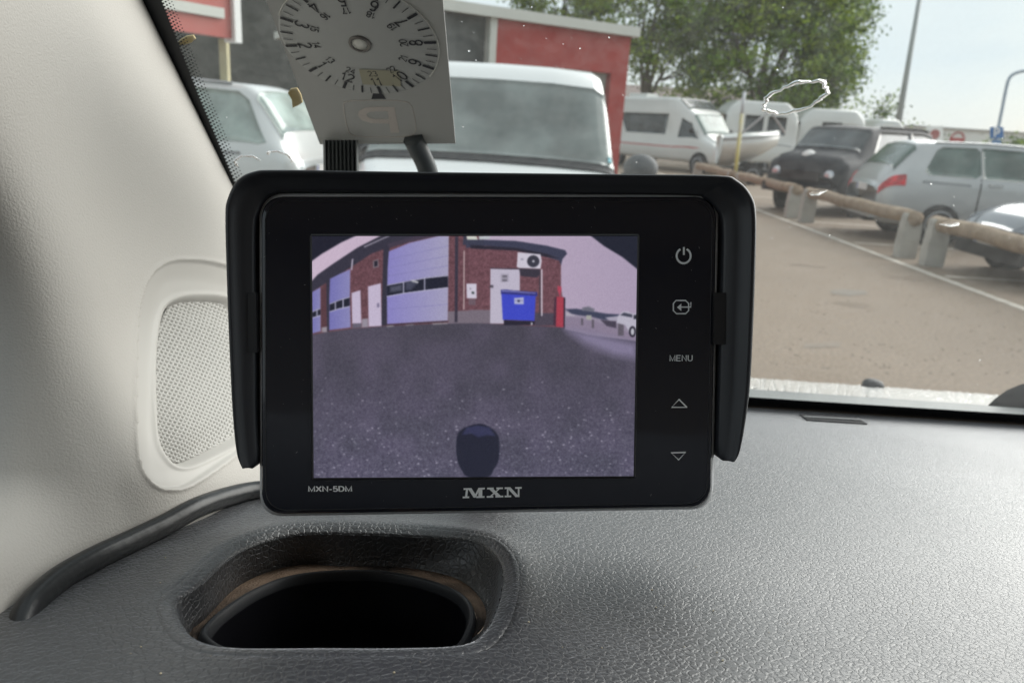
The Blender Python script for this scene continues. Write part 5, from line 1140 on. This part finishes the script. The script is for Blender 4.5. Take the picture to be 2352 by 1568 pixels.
fill([(660, 390), (700, 390), (700, 415), (660, 415)], (160, 156, 172), D_, 1)
fill([(930, 530), (950, 530), (950, 1140), (932, 1140)], (206, 198, 210), D_, .6); fill([(908, 540), (922, 540), (925, 1170), (908, 1170)], (66, 62, 74), D_, .7)
# red cabinet
fill([(1150, 745), (1200, 760), (1200, 830), (1190, 830), (1190, 890), (1180, 890), (1160, 830), (1148, 800)], (176, 72, 92), D_, .8)
fill([(1135, 885), (1235, 895), (1232, 1290), (1125, 1280)], (168, 66, 82), D_, .8); fill([(1232, 895), (1252, 905), (1245, 1310), (1228, 1300)], (46, 42, 56), D_, .7); fill([(1110, 900), (1136, 890), (1126, 1280), (1095, 1250)], (72, 50, 66), D_, 1.5)
# asphalt in front, with grain
gpoly = [(100, 1385), (340, 1345), (640, 1305), (850, 1290), (1100, 1270), (1890, 1235), (2352, 1235)]
gp_ = [B_(p) for p in gpoly]+[D_(p) for p in ((600, 1262), (1100, 1290), (1240, 1310), (1500, 1370), (1700, 1440), (2210, 1560))]+[(1480, 900), (1480, 1110), (700, 1110)]
tt_ = np.clip((CY-745)/340, 0, 1); gcol = shade((80, 76, 90), (86, 83, 102), tt_)
gr = fnoise(1.5, 21)-.5; gr2 = fnoise(30, 22)-.5; gcol = gcol+(gr*(10+34*tt_))[..., None]+(gr2*14)[..., None]*np.array((1.0, .8, 1.1))
fill(gp_, gcol, None, 1.2)
fill([(1260, 1320), (1600, 1360), (2200, 1500), (2200, 1700), (1900, 1660), (1500, 1500)], (132, 124, 152), D_, 12)
img[:] += 0
for (pts, c) in (([(1080, 1270), (1160, 1262), (1180, 1275), (1090, 1285)], (150, 145, 150)), ([(1330, 1255), (1430, 1245), (1440, 1258), (1340, 1268)], (128, 122, 130)), ([(1680, 1235), (1880, 1228), (1880, 1245), (1690, 1255)], (140, 134, 142)), ([(1090, 1250), (1880, 1205), (1880, 1215), (1090, 1262)], (50, 46, 58))): fill(pts, c, B_, 1)
rg = np.random.default_rng(5)      # bright stones
for _ in range(650):
    v = rg.random()**.6; i = int(rg.random()*NW); j = int((.56+.43*v)*NH); 
    if rg.random() < .12+.7*(v): img[i:i+(3 if rg.random() < .6 else 2), j:j+2] += rg.uniform(15, 75)
for k_ in range(1, 4):      # faint joints between the sections of the big door
    for y_ in (0,): fill([(1100, 300+k_*105), (1890, 98+k_*128), (1890, 103+k_*128), (1100, 306+k_*105)], (128, 124, 172), B_, .6)
fill([(1090, 1050), (1886, 985), (1886, 990), (1090, 1056)], (128, 124, 176), B_, .6)
# blue bin
fill([(400, 800), (880, 830), (880, 880), (860, 885), (845, 1205), (425, 1190), (408, 870)], (66, 76, 196), D_, .8)
fill([(400, 798), (470, 795), (600, 812), (880, 832), (882, 880), (400, 850)], (56, 58, 128), D_, .8); fill([(410, 805), (560, 812), (860, 840), (860, 850), (560, 828), (410, 822)], (128, 128, 186), D_, .8)
fill([(575, 905), (702, 895), (702, 988), (578, 985)], (176, 178, 212), D_, .8); fill([(590, 935), (690, 935), (690, 942), (590, 942)], (110, 112, 150), D_, .6); fill([(620, 930), (650, 930), (650, 958), (620, 958)], (60, 62, 90), D_, .8)
fill([(440, 1195), (850, 1208), (850, 1255), (440, 1262)], (44, 42, 56), D_, 1.2); fill([(797, 1225), (818, 1225), (818, 1258), (797, 1258)], (200, 200, 210), D_, .8)
# tow ball
tb = [(1225, 525), (1300, 545), (1350, 590), (1365, 640), (1362, 760), (1330, 830), (1290, 880), (1160, 880), (1110, 820), (1085, 740), (1085, 620), (1120, 560)]
tb = [tuple(p) for p in smooth_path(tb, 4, True)]; fill(tb, (34, 36, 52), C_, 1.2)
fill([(1120, 600), (1150, 550), (1225, 535), (1300, 550), (1340, 605), (1280, 600), (1230, 615), (1180, 590)], (52, 54, 84), C_, 1.5)
# vignette corners cut by the camera's lens ring
fill([(130, 120), (440, 125), (330, 175), (200, 250), (130, 300)], (36, 37, 50), A_, 1.2); fill([(1960, 125), (2330, 100), (2330, 380), (2282, 350), (2180, 270), (2060, 200)], (38, 41, 54), A_, 1.2)
for _ in range(3): img[1:-1, 1:-1] = img[1:-1, 1:-1]*.4+.15*(img[:-2, 1:-1]+img[2:, 1:-1]+img[1:-1, :-2]+img[1:-1, 2:])
img[:] += (fnoise(1.3, 31)-.5)[..., None]*9
img = np.clip(img, 2, 250)
col = lin(img)*2**(-EXPO)
# grid mesh slightly above the front glass
A0, A1, A2, A3 = c00, c10, c01, c11; ZS = .0009
ui = np.linspace(0, 1, NW+1); vi = np.linspace(0, 1, NH+1); Ug, Vg_ = np.meshgrid(ui, vi, indexing='ij')
L2 = (A0[None, None]*((1-Ug)*(1-Vg_))[..., None]+A1*((Ug)*(1-Vg_))[..., None]+A2*((1-Ug)*Vg_)[..., None]+A3*(Ug*Vg_)[..., None])
W3 = MO+mr_*L2[..., :1]+mu_*L2[..., 1:2]+mn_*ZS-np.array(root.location)
me = bpy.data.meshes.new('screen'); nv = (NW+1)*(NH+1); nf = NW*NH
me.vertices.add(nv); me.vertices.foreach_set('co', W3.reshape(-1))
ii, jj = np.meshgrid(np.arange(NW), np.arange(NH), indexing='ij'); a_ = ii*(NH+1)+jj; quads = np.stack([a_, a_+1, a_+NH+2, a_+NH+1], -1).reshape(-1)
me.loops.add(nf*4); me.loops.foreach_set('vertex_index', quads.astype(np.int32)); me.polygons.add(nf)
me.polygons.foreach_set('loop_start', np.arange(0, nf*4, 4, dtype=np.int32)); me.polygons.foreach_set('loop_total', np.full(nf, 4, dtype=np.int32)); me.update(); me.validate()
at_ = me.color_attributes.new('display', 'FLOAT_COLOR', 'CORNER'); ca = np.ones((nf, 4, 4), np.float32); ca[:, :, :3] = col.reshape(-1, 1, 3); at_.data.foreach_set('color', ca.reshape(-1))
Ms = mat('lit_display', (.004, .004, .006), .12, 0, .45); t = Ms.node_tree; an_ = N(t, 'ShaderNodeVertexColor'); an_.layer_name = 'display'; bb = t.nodes['Principled BSDF']
t.links.new(an_.outputs[0], bb.inputs['Emission Color']); bb.inputs['Emission Strength'].default_value = .93
me.materials.append(Ms); link(bpy.data.objects.new('screen', me), root)
q = MB()
for a, c in (((716, 541), (1465, 541)), ((1465, 541), (1456, 1094)), ((1456, 1094), (720, 1098)), ((720, 1098), (716, 541))):
    q.tube([mw(*mloc(*a), .0008), mw(*mloc(*c), .0008)], .0004, 4)
q.build('screen_edge', mat('screen_edge', (.012, .012, .014), .3), root)

# ---- cabin roof, rear bulkhead and side wall, unseen, added to shade dashboard and monitor
Mlin = mat('headliner', (.42, .41, .39), .9)
root = thing('headliner', 'light grey cabin roof lining above the camera', 'headliner', (.5, -.6, H+.38))
MB().box(-.52, 1.45, -.95, .13, H+.305, H+.335).build('lining', Mlin, root)
root = thing('cabin_shade_wall', 'unseen grey cabin rear wall behind the camera, added to shape the light', 'cabin_shade_wall', (.5, -1.1, H-.6))
MB().box(-.5, 1.45, -.95, -.9, H-.9, H+.304).box(-.52, -.50, -.95, -.12, H-.9, H-.06).build('wall', mat('grey_fabric', (.36, .35, .34), .9), root)
